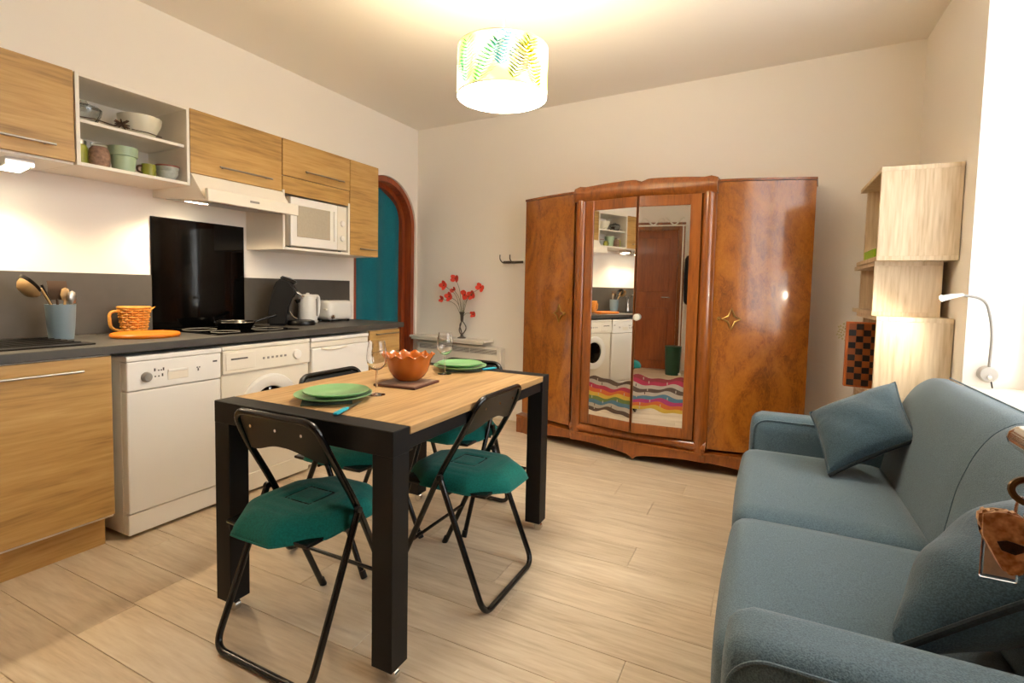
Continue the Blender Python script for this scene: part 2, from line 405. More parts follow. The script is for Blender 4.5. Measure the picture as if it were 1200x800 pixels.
arch_ring(.345, .389, XW-.10, XW-.17).build('arch_stop', M['redwood'], tr, world=True)
pas = MB(); pas.box(XW-.5, XW-.48, 3.2, 4.6, 0, ZC); pas.box(XW-.48, XW-.2, 3.2, 3.22, 0, ZC); pas.box(XW-.48, XW-.2, 4.58, 4.6, 0, ZC); pas.box(XW-.5, XW-.2, 3.2, 4.6, ZC, ZC+.05); pas.box(XW-.5, XW-.25, 3.2, 4.6, -.05, 0)
tag(pas.build('wall_passage', M['wall'], smooth=False), 'passage wall hidden behind the archway curtain', kind='structure')
# curtain in the arch
cu = thing('door_curtain', 'teal cloth curtain hanging in the arched doorway', 'curtain', (XW-.14, ac, 0))
def cf(off):
    def f(u, v):
        yy = ac-.34+u*.68; z = .02+v*2.13
        lim = az+math.sqrt(max(0, .37**2-(yy-ac)**2)) if abs(yy-ac) < .37 else az
        z = min(z, lim) if v > .8 else z*1.0
        return Vector((XW-.145+off+.014*math.sin(u*15+.5*math.sin(v*3)), yy, .02+v*(lim-.03)))
    return f
MB().slab(60, 24, cf(0), cf(-.004)).build('cloth', M['curtain'], cu, world=True)
MB().cyl((XW-.168, ac-.34, 1.83), (XW-.168, ac+.34, 1.83), .006).build('rod', M['chrome'], cu, world=True)
# window
win = bpy.data.objects.new('window_1', None); C.objects.link(win); win.location = (XR+.24, (WY0+WY1)/2, WZ0); tag(win, 'tall white framed window behind the sofa, washed out by daylight', kind='structure')
m = MB(); X0, X1 = XR+.25, XR+.31
m.box(X0, X1, WY0, WY0+.07, WZ0, WZ1); m.box(X0, X1, WY1-.07, WY1, WZ0, WZ1); m.box(X0, X1, WY0+.07, WY1-.07, WZ0, WZ0+.07); m.box(X0, X1, WY0+.07, WY1-.07, WZ1-.07, WZ1)
m.box(X0, X1, 1.86, 1.96, WZ0+.07, WZ1-.07)
m.build('window_frame', M['white'], win, smooth=False, world=True)
for a, b in ((WY0+.07, 1.86), (1.96, WY1-.07)):
    MB().box(X0+.025, X0+.031, a, b, WZ0+.07, WZ1-.07).build('pane', M['pane'], win, smooth=False, world=True)
MB().box(XR+.02, XR+.25, WY0, WY1, WZ0-.001, WZ0+.025, .004).build('window_sill', M['white'], win, smooth=False, world=True)
cr_ = thing('voile_curtain', 'sheer white voile curtain hanging in the window behind the sofa', 'curtain', (XR+.17, 1.9, WZ0))
def vf(off):
    return lambda u, v: Vector((XR+.205+off+.022*math.sin(u*95+.8*math.sin(v*2.2)), WY0+.03+u*(WY1-WY0-.12), WZ0+.04+v*(WZ1-WZ0-.09)))
mm = MB(); mm.grid(170, 10, vf(0)); mm.build('voile', M['sheer'], cr_, world=True)
MB().cyl((XR+.18, WY0+.01, WZ1-.04), (XR+.18, WY1-.01, WZ1-.04), .009).build('curtain_rod', M['white'], cr_, world=True)

# ------------------------------------------------------------------ kitchen: base units and worktop
XF = -2.616
def handle_bar(parent, x, y0, y1, z, r=.0055, st=.028):
    m = MB(); m.tube([(x+st, y0, z), (x+st, y1, z)], r, 10)
    for yy in (y0+.03, y1-.03): m.cyl((x, yy, z), (x+st, yy, z), .004, 8)
    return m.build('handle', M['steel'], parent, world=True, label='slim steel bar handle')
t = thing('base_cabinet', 'wide oak-fronted base cabinet under the sink, left of the dishwasher', 'cabinet', (XF-.25, .72, 0))
MB().box(XW+.02, XF-.02, .18, 1.265, .14, .884).build('carcass', M['white'], t, smooth=False, world=True)
MB().box(XW+.1, XF-.075, .18, 1.255, 0, .14).build('plinth', M['cab'], t, smooth=False, world=True)
for a, b in ((.185, .60), (.604, 1.262)):
    d = MB().box(XF-.02, XF-.001, a, b, .155, .878, .0015, 1).build('door', M['cab'], t, smooth=False, world=True)
    handle_bar(d, XF, a+.1 if b < .7 else .83, b-.1 if b < .7 else 1.145, .826)
t = thing('base_cabinet', 'narrow oak-fronted base cabinet at the archway end of the worktop', 'cabinet', (XF-.25, 3.1, 0))
MB().box(XW+.02, XF-.02, 2.935, 3.285, .14, .884).build('carcass', M['white'], t, smooth=False, world=True)
MB().box(XW+.1, XF-.075, 2.935, 3.28, 0, .14).build('plinth', M['cab'], t, smooth=False, world=True)
d = MB().box(XF-.02, XF-.001, 2.938, 3.283, .155, .70, .0015, 1).build('door', M['cab'], t, smooth=False, world=True)
d = MB().box(XF-.02, XF-.001, 2.938, 3.283, .705, .878, .0015, 1).build('drawer', M['cab'], t, smooth=False, world=True)
handle_bar(d, XF, 2.98, 3.24, .85)
ct = thing('worktop', 'dark slate-grey worktop running along the kitchen wall', 'worktop', (XF-.3, 1.75, .885))
MB().box(XW+.001, XF+.012, .18, 3.325, .886, .925, .003, 1).build('slab', M['counter'], ct, smooth=False, world=True)
for a, b in ((.18, 1.768), (2.366, 3.36)):
    u = MB().box(XW+.001, XW+.012, a, b, .926, 1.25, .001, 1).build('upstand', M['splash'], ct, smooth=False, world=True)
bp_ = MB().box(XW+.001, XW+.009, 1.77, 2.364, .926, 1.592, .001, 1).build('glass_splashback', M['blackglass'], smooth=False)
tag(bp_, 'glossy black glass splashback panel behind the hob', 'splashback')
MB().box(XW+.01, XW+.02, 3.378, 3.40, .926, 2.2)
# sink + tap
t = thing('kitchen_sink', 'black inset sink with drainer at the left end of the worktop', 'sink', (-2.92, .82, .925))
m = MB(); m.box(-3.15, -2.70, .40, 1.245, .9255, .932, .003, 1); m.build('rim', M['blackplastic'], t, smooth=False, world=True)
m = MB(); m.box(-3.10, -2.75, .44, .80, .9325, .934); m.build('basin', M['slot'], t, smooth=False, world=True)
for k in range(6): MB().box(-3.08+k*.06, -3.07+k*.06, .88, 1.22, .932, .936, .002, 1).build('drainer_rib', M['blackplastic'], t, smooth=False, world=True)
t = thing('tap', 'chrome mixer tap standing behind the sink', 'tap', (-3.16, .86, .932))
MB().lathe([(.001, 0), (.026, 0), (.024, .02), (.018, .06), (.018, .10), (.001, .105)], (0, 0, 0), 20).build('body', M['chrome'], t)
MB().tube(rounded([(0, 0, .09), (0, 0, .20), (.17, 0, .23), (.18, 0, .19)], .06), .011).build('spout', M['chrome'], t)
MB().tube([(0, 0, .1), (-.005, .02, .13), (.03, .07, .20)], .006).build('lever', M['chrome'], t)
# dishwasher
t = thing('dishwasher', 'slim white dishwasher between the oak cabinet and the washing machine', 'dishwasher', (XF-.25, 1.55, 0))
MB().box(XW+.05, XF-.045, 1.318, 1.772, .02, .86, .004, 1).build('body', M['appl'], t, smooth=False, world=True)
MB().box(XW+.05, XF+.012, 1.315, 1.775, .842, .866, .005, 2).build('lid', M['appl'], t, smooth=False, world=True)
d = MB().box(XF-.043, XF+.004, 1.318, 1.772, .125, .70, .006, 2).build('door', M['appl'], t, smooth=False, world=True)
p_ = MB().box(XF-.043, XF+.008, 1.318, 1.772, .704, .84, .006, 2).build('control_panel', M['appl'], t, smooth=False, world=True)
MB().box(XF-.043, XF-.004, 1.318, 1.772, .02, .122, .004, 1).build('kick_panel', M['appl'], t, smooth=False, world=True)
MB().lathe([(.001, 0), (.024, 0), (.022, .012), (.017, .02), (.001, .021)], (XF+.008, 1.40, .763), 24, M=Matrix.Rotation(PI/2, 3, 'Y')).build('dial', M['grey'], p_, world=True)
m = MB(); m.box(XF+.0075, XF+.0095, 1.497, 1.597, .735, .785, .001, 1); m.build('grip_recess', M['appl2'], p_, smooth=False, world=True)
MB().box(XF+.0085, XF+.012, 1.50, 1.594, .774, .786, .002, 1).build('grip_lip', M['appl'], p_, smooth=False, world=True)
for k, (yy, zz) in enumerate(((1.435, .785), (1.453, .785), (1.465, .785), (1.475, .785), (1.437, .757), (1.453, .757), (1.47, .757), (1.64, .775), (1.652, .775), (1.645, .76))):
    MB().box(XF+.0078, XF+.0095, yy, yy+.006, zz, zz+.006 if k % 3 else zz+.014).build('indicator', M['slot'], p_, smooth=False, world=True)
MB().box(XF+.0078, XF+.0092, 1.727, 1.75, .795, .803).build('badge', M['slot'], p_, smooth=False, world=True)
# washing machine
t = thing('washing_machine', 'white front-loading washing machine with a round porthole door', 'washing machine', (XF-.25, 2.08, 0))
MB().box(XW+.05, XF-.01, 1.785, 2.375, .02, .845, .006, 2).build('body', M['appl2'], t, smooth=False, world=True)
MB().box(XW+.05, XF+.004, 1.783, 2.377, .845, .868, .006, 2).build('lid', M['appl2'], t, smooth=False, world=True)
p_ = MB().box(XF-.01, XF+.006, 1.785, 2.375, .715, .842, .006, 2).build('control_panel', M['appl2'], t, smooth=False, world=True)
MB().box(XF+.005, XF+.009, 1.80, 1.98, .735, .83, .002, 1).build('detergent_drawer', M['appl2'], p_, smooth=False, world=True)
MB().box(XF+.0085, XF+.011, 1.83, 1.93, .792, .800).build('drawer_grip', M['slot'], p_, smooth=False, world=True)
MB().lathe([(.001, 0), (.03, 0), (.027, .014), (.001, .018)], (XF+.006, 2.27, .78), 24, M=Matrix.Rotation(PI/2, 3, 'Y')).build('programme_dial', M['appl'], p_, world=True)
for k in range(6): MB().box(XF+.005, XF+.0085, 2.03+k*.03, 2.042+k*.03, .775, .787).build('button', M['grey'], p_, smooth=False, world=True)
RY = Matrix.Rotation(PI/2, 3, 'Y')
d = MB().lathe([(.118, .0), (.19, .0), (.195, .018), (.185, .03), (.15, .034), (.125, .025), (.118, .01)], (XF-.01, 2.08, .49), 48, M=RY)
bmesh.ops.delete(d.bm, geom=[f for f in d.bm.faces if len(f.verts) > 4], context='FACES')
d = d.build('porthole_ring', M['appl'], t, world=True)
MB().lathe([(.001, .03), (.06, .026), (.12, .012), (.122, .0), (.001, .0)], (XF-.008, 2.08, .49), 40, M=RY).build('porthole_glass', M['blackglass'], d, world=True)
MB().box(XF+.012, XF+.03, 2.25, 2.285, .45, .53, .006, 2).build('porthole_latch', M['appl2'], d, smooth=False, world=True)
MB().box(XF-.012, XF-.004, 1.79, 2.37, .02, .12, .003, 1).build('kick_panel', M['appl2'], t, smooth=False, world=True)
# small fridge
t = thing('fridge', 'small white undercounter fridge between washing machine and end cabinet', 'fridge', (XF-.25, 2.65, 0))
MB().box(XW+.05, XF-.05, 2.392, 2.922, .02, .85, .005, 1).build('body', M['appl'], t, smooth=False, world=True)
MB().box(XW+.05, XF+.002, 2.39, 2.924, .842, .866, .005, 2).build('top', M['appl'], t, smooth=False, world=True)
MB().box(XF-.046, XF+.006, 2.392, 2.922, .10, .80, .008, 2).build('door', M['appl'], t, smooth=False, world=True)
MB().box(XF-.046, XF-.004, 2.392, 2.922, .803, .839, .004, 1).build('upper_strip', M['appl2'], t, smooth=False, world=True)
MB().tube(rounded([(XF+.006, 2.47, .795), (XF+.012, 2.53, .782), (XF+.012, 2.64, .782), (XF+.006, 2.70, .795)], .03), .006).build('handle', M['appl2'], t, world=True)

# ------------------------------------------------------------------ kitchen: wall units
XU = -2.868; ZT = 2.162
def wall_unit(label, y0, y1, z0, doors, carc=True):
    t = thing('wall_cabinet', label, 'cabinet', (XU-.17, (y0+y1)/2, z0))
    m = MB(); m.box(XW+.001, XU-.02, y0+.001, y1-.001, z0, ZT); m.build('carcass', M['white'], t, smooth=False, world=True)
    for (a, b, c, e, hy0, hy1, hz) in doors:
        d = MB().box(XU-.019, XU, a, b, c, e, .0015, 1).build('door', M['cab'], t, smooth=False, world=True)
        if hz: handle_bar(d, XU, hy0, hy1, hz)
    return t
wall_unit('oak-fronted wall cabinet at the far left, above the sink', .60, 1.262, 1.742, [(.602, 1.258, 1.752, ZT, .80, 1.178, 1.808)])
wall_unit('oak flap-door wall cabinet directly above the cooker hood', 1.785, 2.385, 1.815, [(1.787, 2.383, 1.817, ZT, 1.94, 2.29, 1.875)])
t = thing('wall_cabinet', 'oak flap-door wall cabinet with the microwave niche below', 'cabinet', (XU-.17, 2.69, 1.44))
m = MB(); m.box(XW+.001, XU-.02, 2.388, 2.994, 1.83, ZT); m.box(XW+.001, XU, 2.388, 2.404, 1.442, 1.83); m.box(XW+.001, XU, 2.978, 2.994, 1.442, 1.83); m.box(XW+.001, XU, 2.404, 2.978, 1.442, 1.458)
m.box(XW+.001, XW+.008, 2.404, 2.978, 1.458, 1.83)
m.build('carcass', M['white'], t, smooth=False, world=True)
d = MB().box(XU-.019, XU, 2.390, 2.992, 1.925, ZT, .0015, 1).build('door', M['cab'], t, smooth=False, world=True); handle_bar(d, XU, 2.555, 2.91, 1.975)
MB().box(XU-.019, XU-.002, 2.390, 2.992, 1.81, 1.921, .0015, 1).build('fascia', M['cab'], t, smooth=False, world=True)
wall_unit('tall narrow oak wall cabinet beside the archway', 2.996, 3.315, 1.442, [(2.998, 3.313, 1.444, ZT, 3.08, 3.27, 1.497)])
# open shelf unit
t = thing('open_wall_shelf', 'white open wall unit with one shelf, holding bowls and jars', 'shelf', (XU-.17, 1.52, 1.742))
a, b = 1.264, 1.783
for nm, bx in (('side_panel', (XW+.001, XU+.002, a, a+.016, 1.742, ZT)), ('side_panel', (XW+.001, XU+.002, b-.016, b, 1.742, ZT)), ('top_panel', (XW+.001, XU+.002, a+.016, b-.016, ZT-.016, ZT)),
               ('bottom_panel', (XW+.001, XU+.002, a+.016, b-.016, 1.742, 1.758)), ('back_panel', (XW+.001, XW+.006, a+.016, b-.016, 1.758, ZT-.016)), ('shelf_board', (XW+.006, XU-.02, a+.016, b-.016, 1.945, 1.961))):
    MB().box(*bx, .001, 1).build(nm, M['white'], t, smooth=False, world=True)
# hood
t = thing('cooker_hood', 'slim white cooker hood above the hob', 'hood', (XU, 2.085, 1.65))
m = MB(); m.quadbox([(XW+.002, 1.788, 1.70), (-2.74, 1.788, 1.655), (-2.74, 2.382, 1.655), (XW+.002, 2.382, 1.70)], [(XW+.002, 1.788, 1.813), (XU+.0, 1.788, 1.813), (XU+.0, 2.382, 1.813), (XW+.002, 2.382, 1.813)])
m.build('body', M['white'], t, smooth=False, world=True)
MB().box(-2.745, -2.72, 1.785, 2.385, 1.652, 1.722, .004, 2).build('visor', M['appl2'], t, smooth=False, world=True)
MB().box(-2.7205, -2.718, 2.04, 2.10, 1.682, 1.694).build('switch_strip', M['grey'], t, smooth=False, world=True)
MB().quadbox([(-3.18, 1.83, 1.694), (-2.78, 1.83, 1.654), (-2.78, 2.34, 1.654), (-3.18, 2.34, 1.694)], [(-3.18, 1.83, 1.700), (-2.78, 1.83, 1.662), (-2.78, 2.34, 1.662), (-3.18, 2.34, 1.700)]).build('grease_filter', M['steel'], t, smooth=False, world=True)
M['lampglow'] = emit('lamp_glow', (1, .86, .62, 1), 14)
MB().quadbox([(-3.06, 1.87, 1.680), (-3.0, 1.87, 1.674), (-3.0, 1.97, 1.674), (-3.06, 1.97, 1.680)], [(-3.06, 1.87, 1.69), (-3.0, 1.87, 1.69), (-3.0, 1.97, 1.69), (-3.06, 1.97, 1.69)]).build('hood_lamp', M['lampglow'], t, smooth=False, world=True)
l = light('hood_light', 'SPOT', (-3.03, 1.92, 1.665), 14, WARM, .03, (0, 0, 0), spot_size=math.radians(150), spot_blend=.6)
l.parent = t; l.location = Vector((-3.03, 1.92, 1.665))-t.location
# under-cabinet spots
def spot(y, label):
    t = thing('cabinet_spotlight', label, 'spotlight', (-3.02, y, 1.742), group='spotlights under the wall cabinets')
    MB().quadbox([(-.07, -.05, -.045), (.05, -.05, -.03), (.05, .05, -.03), (-.07, .05, -.045)], [(-.07, -.05, 0), (.05, -.05, 0), (.05, .05, 0), (-.07, .05, 0)]).build('housing', M['chrome'], t, smooth=False)
    MB().quadbox([(-.055, -.035, -.0475), (.035, -.035, -.0355), (.035, .035, -.0355), (-.055, .035, -.0475)], [(-.055, -.035, -.044), (.035, -.035, -.033), (.035, .035, -.033), (-.055, .035, -.044)]).build('lens', M['lampglow'], t, smooth=False)
    l = light('spot_lamp', 'SPOT', (-.01, 0, -.055), 8, WARM, .02, (0, math.radians(-12), 0), spot_size=math.radians(140), spot_blend=.7)
    l.parent = t
spot(1.10, 'metal wedge spotlight glowing under the far left wall cabinet')
spot(.82, 'metal wedge spotlight under the left cabinet, seen only in the mirror')
# microwave
t = thing('microwave', 'white microwave oven in the niche under the flap cabinet', 'microwave', (-3.0, 2.72, 1.459))
MB().box(-3.21, -2.90, 2.455, 2.968, 1.470, 1.800, .006, 2).build('body', M['appl2'], t, smooth=False, world=True)
d = MB().box(-2.899, -2.872, 2.455, 2.87, 1.472, 1.798, .005, 2).build('door', M['appl'], t, smooth=False, world=True)
M['mwglass'] = plain('microwave_window', '#b3aa98', .25, var=.1, scale=60)
MB().box(-2.873, -2.870, 2.505, 2.80, 1.535, 1.745, .002, 1).build('window', M['mwglass'], d, smooth=False, world=True)
MB().tube([(-2.862, 2.835, 1.53), (-2.862, 2.835, 1.745)], .007).build('handle', M['appl'], d, world=True)
p_ = MB().box(-2.899, -2.874, 2.873, 2.968, 1.472, 1.798, .004, 1).build('control_panel', M['appl2'], t, smooth=False, world=True)
for z in (1.56, 1.67): MB().lathe([(.001, 0), (.022, 0), (.019, .012), (.001, .014)], (-2.874, 2.92, z), 20, M=RY).build('knob', M['appl'], p_, world=True)
for yy in (2.48, 2.94):
    for xx in (-3.18, -2.92): MB().cyl((xx, yy, 1.459), (xx, yy, 1.471), .012).build('foot', M['blackplastic'], t, world=True)

# ------------------------------------------------------------------ things in the open shelf
M['creamglaze'] = plain('cream_glaze', '#dcd8c4', .3, var=.03); M['mint'] = plain('mint_glaze', '#9fb597', .4, var=.04)
M['plateglass'] = glass('pressed_glass', (.97, .99, .97, 1), .08)
M['twig'] = plain('dark_twig', '#4a3524', .8); M['seeds'] = plain('mixed_seeds', '#8d6f5c', .7, var=.9, scale=55); M['pickle'] = plain('green_pickle', '#8a8c2d', .4, var=.3, scale=30)
M['paisley'] = plain('painted_pottery', '#a7aca6', .4, var=.5, scale=45); M['brick'] = plain('dark_red_rim', '#7c2f26', .4)
def bowl_prof(r, h, w=.006, foot=.45): return [(.001, .004), (r*foot, 0), (r*.75, h*.3), (r*.95, h*.7), (r, h), (r-w, h), (r*.95-w, h*.7), (r*.72-w, h*.33), (r*foot*.8, .012), (.001, .012)]
o = MB().lathe(bowl_prof(.098, .105, .006, .55), (0, 0, 0), 36).build('serving_bowl', M['creamglaze']); o.location = (-2.99, 1.60, 1.961); tag(o, 'cream ceramic bowl on the upper shelf of the open wall unit', 'bowl')
t = thing('glass_dish', 'clear pressed glass dish on the left of the upper open shelf', 'dish', (-3.0, 1.355, 1.961))
MB().lathe(bowl_prof(.07, .075, .005, .6), (0, 0, 0), 32, wave=lambda a, r, z: (r*(1+.02*math.sin(12*a)), z)).build('dish', M['plateglass'], t)
MB().lathe([(.001, .078), (.072, .078), (.06, .09), (.02, .10), (.012, .115), (.001, .118)], (0, 0, 0), 28).build('lid', M['plateglass'], t)
t = thing('dried_flower_sprig', 'dark dried sprig with a brown flower head on the upper shelf', 'dried flowers', (-2.92, 1.42, 1.963))
MB().tube([(0, -.13, .012), (.0, -.06, .02), (0, .03, .012), (0, .06, .03)], .003, 6).build('stem', M['twig'], t)
m = MB()
for k in range(18):
    a = k*2.4; m.tube([(0, .06, .028), (.03*math.cos(a), .06+.032*math.sin(a), .03+.02*math.sin(k*1.7))], [.006, .003], 5)
m.build('flower_head', M['twig'], t)
MB().tube([(.01, .10, .015), (.0, .18, .02), (.015, .24, .01)], .0025, 6).build('stem', M['twig'], t)
t = thing('pickle_jar', 'glass jar of green pickles in the lower left of the open unit', 'jar', (-2.97, 1.318, 1.758))
MB().lathe([(.001, 0), (.034, 0), (.036, .01), (.036, .085), (.028, .1), (.001, .1)], (0, 0, 0), 24).build('contents', M['pickle'], t)
MB().lathe([(.001, .1), (.03, .1), (.03, .118), (.001, .118)], (0, 0, 0), 24).build('lid', M['steel'], t)
t = thing('seed_jar', 'round jar filled with mixed brown and white seeds on lower shelf', 'jar', (-2.94, 1.388, 1.758))
MB().lathe([(.001, 0), (.036, 0), (.043, .02), (.044, .06), (.038, .09), (.03, .1), (.001, .102)], (0, 0, 0), 28).build('contents', M['seeds'], t)
MB().lathe([(.032, .1), (.034, .1), (.034, .116), (.001, .118)], (0, 0, 0), 24).build('lid', M['plateglass'], t)
t = thing('mint_pot', 'mint green ceramic pot with a broad rim on the lower shelf', 'pot', (-2.95, 1.498, 1.758))
MB().lathe([(.001, 0), (.045, 0), (.054, .075), (.054, .08), (.06, .082), (.063, .125), (.057, .125), (.05, .085), (.04, .012), (.001, .012)], (0, 0, 0), 32).build('pot', M['mint'], t)
MB().lathe([(.058, .079), (.0605, .081), (.0605, .084), (.058, .086)], (0, 0, 0), 32).build('rim_band', M['mint'], t)
t = thing('mug', 'small dark mug with a yellow-green patterned side on lower shelf', 'mug', (-2.92, 1.60, 1.758))
MB().lathe([(.001, 0), (.03, 0), (.033, .03), (.031, .062), (.027, .062), (.028, .03), (.025, .008), (.001, .008)], (0, 0, 0), 24).build('body', M['pickle'], t)
MB().tube(rounded([(0, -.031, .05), (0, -.055, .045), (0, -.055, .02), (0, -.03, .014)], .02), .005).build('handle', M['twig'], t)
t = thing('painted_bowl', 'small red-rimmed painted bowl stack at right of the lower shelf', 'bowl', (-2.93, 1.70, 1.758))
MB().lathe(bowl_prof(.052, .045), (0, 0, 0), 28).build('lower_bowl', M['paisley'], t)
u = MB().lathe(bowl_prof(.056, .045), (0, 0, .028), 28).build('upper_bowl', M['paisley'], t)
MB().lathe([(.0535, .068), (.0575, .07), (.0575, .076), (.05, .0765)], (0, 0, 0), 28).build('rim', M['brick'], u)

# ------------------------------------------------------------------ things on the worktop
ZW = .9255
t = thing('utensil_pot', 'grey-blue ceramic pot holding cooking utensils beside the sink', 'pot', (-3.05, 1.262, ZW+.0005))
MB().lathe([(.001, 0), (.047, 0), (.053, .06), (.0585, .168), (.053, .168), (.049, .06), (.042, .01), (.001, .01)], (0, 0, 0), 36).build('pot', M['bluepot'], t)
M['horn'] = plain('beige_wood', '#a88758', .5, var=.15, scale=20)
def utensil(name, label, mat, tip, head, base=(0, 0, .02)):
    t = thing(name, label, 'utensil', (-3.05, 1.262, ZW+.0005), group='utensils in the blue pot')
    MB().tube([base, (Vector(base)*.4+Vector(tip)*.6), tip], [.005, .006, .005], 8).build('shaft', mat, t)
    head(t, mat, Vector(tip)); return t
def ladle_head(t, mat, p):
    Mx = Matrix.Rotation(-.9, 3, 'X')
    MB().lathe([(.001, -.03), (.03, -.026), (.048, -.008), (.052, .008), (.048, .008), (.03, -.02), (.001, -.024)], p+Vector((.0, -.045, .0)), 24, M=Mx).build('ladle_cup', mat, t)
def spatula_head(t, mat, p):
    MB().slab(6, 8, lambda u, v: p+Vector((.003+.01*math.sin(v*PI), (u-.5)*.075, v*.09-.01)), lambda u, v: p+Vector((-.002+.01*math.sin(v*PI), (u-.5)*.075, v*.09-.01))).build('blade', mat, t)
def spoon_head(t, mat, p):
    MB().lathe([(.001, -.035), (.014, -.025), (.02, 0), (.014, .026), (.001, .034)], p+Vector((0, 0, .02)), 16, wave=lambda a, r, z: (r, z), M=Matrix.Diagonal((.35, 1, 1))).build('spoon_bowl', mat, t)
utensil('ladle', 'black ladle hooked over the left of the utensil pot', M['blackplastic'], (.0, -.07, .262), ladle_head, (0, .02, .02))
utensil('serving_ladle', 'beige-cupped ladle tilted left in the utensil pot', M['horn'], (.03, -.085, .245), ladle_head, (0, .03, .02))
utensil('spatula', 'dark brown spatula standing upright in the utensil pot', M['twig'], (-.02, -.005, .20), spatula_head)
utensil('wooden_spoon', 'wooden spoon standing at the back of the utensil pot', M['horn'], (.0, .02, .195), spoon_head)
utensil('fork_spoon', 'short steel spoon leaning right in the utensil pot', M['steel'], (.015, .04, .18), spoon_head)
# woven jug
t = thing('wicker_jug', 'orange woven wicker jug standing against the upstand', 'jug', (-3.12, 1.62, ZW+.0005))
MB().lathe([(.001, .004), (.050, 0), (.050, .006), (.068, .139), (.062, .139), (.046, .012), (.001, .012)], (0, 0, 0), 40).build('inner_wall', M['wickerdark'], t)
m = MB()
for j in range(10):
    z = .008+j*.0136; rr = .0515+.0195*z/.14
    m.tube([((rr+.0042*math.sin(8*2*PI*k/64+PI*(j % 2)))*math.cos(2*PI*k/64), (rr+.0042*math.sin(8*2*PI*k/64+PI*(j % 2)))*math.sin(2*PI*k/64), z) for k in range(64)], .0062, 6, closed=True)
m.build('woven_strands', M['wicker'], t)
for j in range(16):
    a_ = 2*PI*(j+.5)/16; MB().tube([(.0525*math.cos(a_), .0525*math.sin(a_), .004), (.0715*math.cos(a_), .0715*math.sin(a_), .14)], .0038, 6).build('stake', M['wicker'], t)
m = MB(); m.tube([(.074*math.cos(2*PI*k/40), .074*math.sin(2*PI*k/40), .142+.004*math.sin(2*PI*k/40*20)) for k in range(40)], .006, 8, closed=True); m.build('braided_rim', M['wicker'], t)
MB().tube(rounded([(0, -.068, .125), (0, -.122, .12), (0, -.116, .03), (0, -.058, .012)], .04), .008).build('handle', M['wicker'], t)
MB().slab(6, 6, lambda u, v: Vector(((u-.5)*.07*(1-v), .068+.045*v, .124+.022*v)), lambda u, v: Vector(((u-.5)*.07*(1-v), .062+.045*v, .118+.022*v))).build('spout', M['wicker'], t)
o = MB().lathe([(.001, 0), (.148, 0), (.153, .006), (.153, .014), (.148, .02), (.001, .02)], (0, 0, 0), 48).build('chopping_board', M['board']); o.location = (-2.90, 1.56, ZW+.0005); tag(o, 'round orange chopping board lying on the worktop', 'chopping board')
# hob + pan
t = thing('hob', 'black glass hob set into the worktop below the hood', 'hob', (-2.92, 2.07, ZW))
MB().box(-3.17, -2.68, 1.80, 2.355, ZW, ZW+.005, .002, 1).build('glass', M['blackglass'], t, smooth=False, world=True)
for (x, y, r) in ((-3.05, 1.94, .09), (-3.05, 2.22, .075), (-2.81, 1.94, .075), (-2.81, 2.22, .09)):
    MB().tube([(x+r*math.cos(2*PI*k/40), y+r*math.sin(2*PI*k/40), ZW+.0053) for k in range(40)], .0012, 4, closed=True).build('ring_mark', M['grey'], t, world=True)
t = thing('frying_pan', 'black frying pan on the hob', 'pan', (-3.03, 2.16, ZW+.0055))
MB().lathe([(.001, 0), (.095, 0), (.118, .035), (.121, .036), (.114, .036), (.094, .005), (.001, .005)], (0, 0, 0), 40).build('pan', M['blackpaint'], t)
MB().tube([(.121*math.cos(2*PI*k/48), .121*math.sin(2*PI*k/48), .036) for k in range(48)], .0025, 6, closed=True).build('rim', M['chrome'], t)
MB().tube([(.02, .115, .03), (.04, .18, .05), (.055, .255, .07)], [.007, .009, .011], 10).build('handle', M['blackplastic'], t)
# coffee machine
t = thing('coffee_machine', 'black pod coffee machine on the worktop', 'coffee machine', (-3.0, 2.56, ZW+.0005), rz=math.radians(45))
def cofx(u, v, q): return Vector((u*1.08, q*1.1, v*1.17))
side = [(-.13, 0), (-.135, .05), (-.115, .14), (-.10, .215), (-.075, .268), (-.045, .28), (.0, .262), (.035, .215), (.045, .185), (.01, .178), (-.005, .16), (-.025, .11), (-.03, .06), (-.01, .045), (-.02, .0)]
mb = MB(); mb.prism(side, cofx, -.072, .072); bmesh.ops.bevel(mb.bm, geom=[e for e in mb.bm.edges if e.calc_length() > .1 or True], offset=.018, segments=3, affect='EDGES', clamp_overlap=True); mb.build('body', M['blackmetal'], t)
MB().lathe([(.001, 0), (.045, .004), (.058, .02), (.05, .036), (.001, .042)], (-.02, 0, .292), 28, M=Matrix.Rotation(.35, 3, 'Y')).build('brew_head', M['blackplastic'], t)
MB().lathe([(.001, 0), (.085, 0), (.088, .012), (.08, .03), (.06, .036), (.001, .036)], (.07, 0, 0), 32, wave=lambda a, r, z: (r*(1+.08*math.cos(2*a)), z)).build('drip_tray', M['blackplastic'], t)
MB().tube([(.045, 0, .18), (.05, 0, .155)], [.022, .012], 14).build('spout', M['blackpaint'], t)
MB().tube(rounded([(.035, -.05, .235), (.085, -.04, .20), (.085, .04, .20), (.035, .05, .235)], .03), .006).build('lever', M['chrome'], t)
MB().tube([(-.0, -.077, .10), (.02, -.06, .06), (.05, -.04, .042)], .0035, 6).build('trim_strip', M['chrome'], t)
for k in range(3): MB().lathe([(.001, 0), (.007, 0), (.006, .004), (.001, .005)], (.125, (k-1)*.03, .028), 12).build('button', M['chrome'], t)
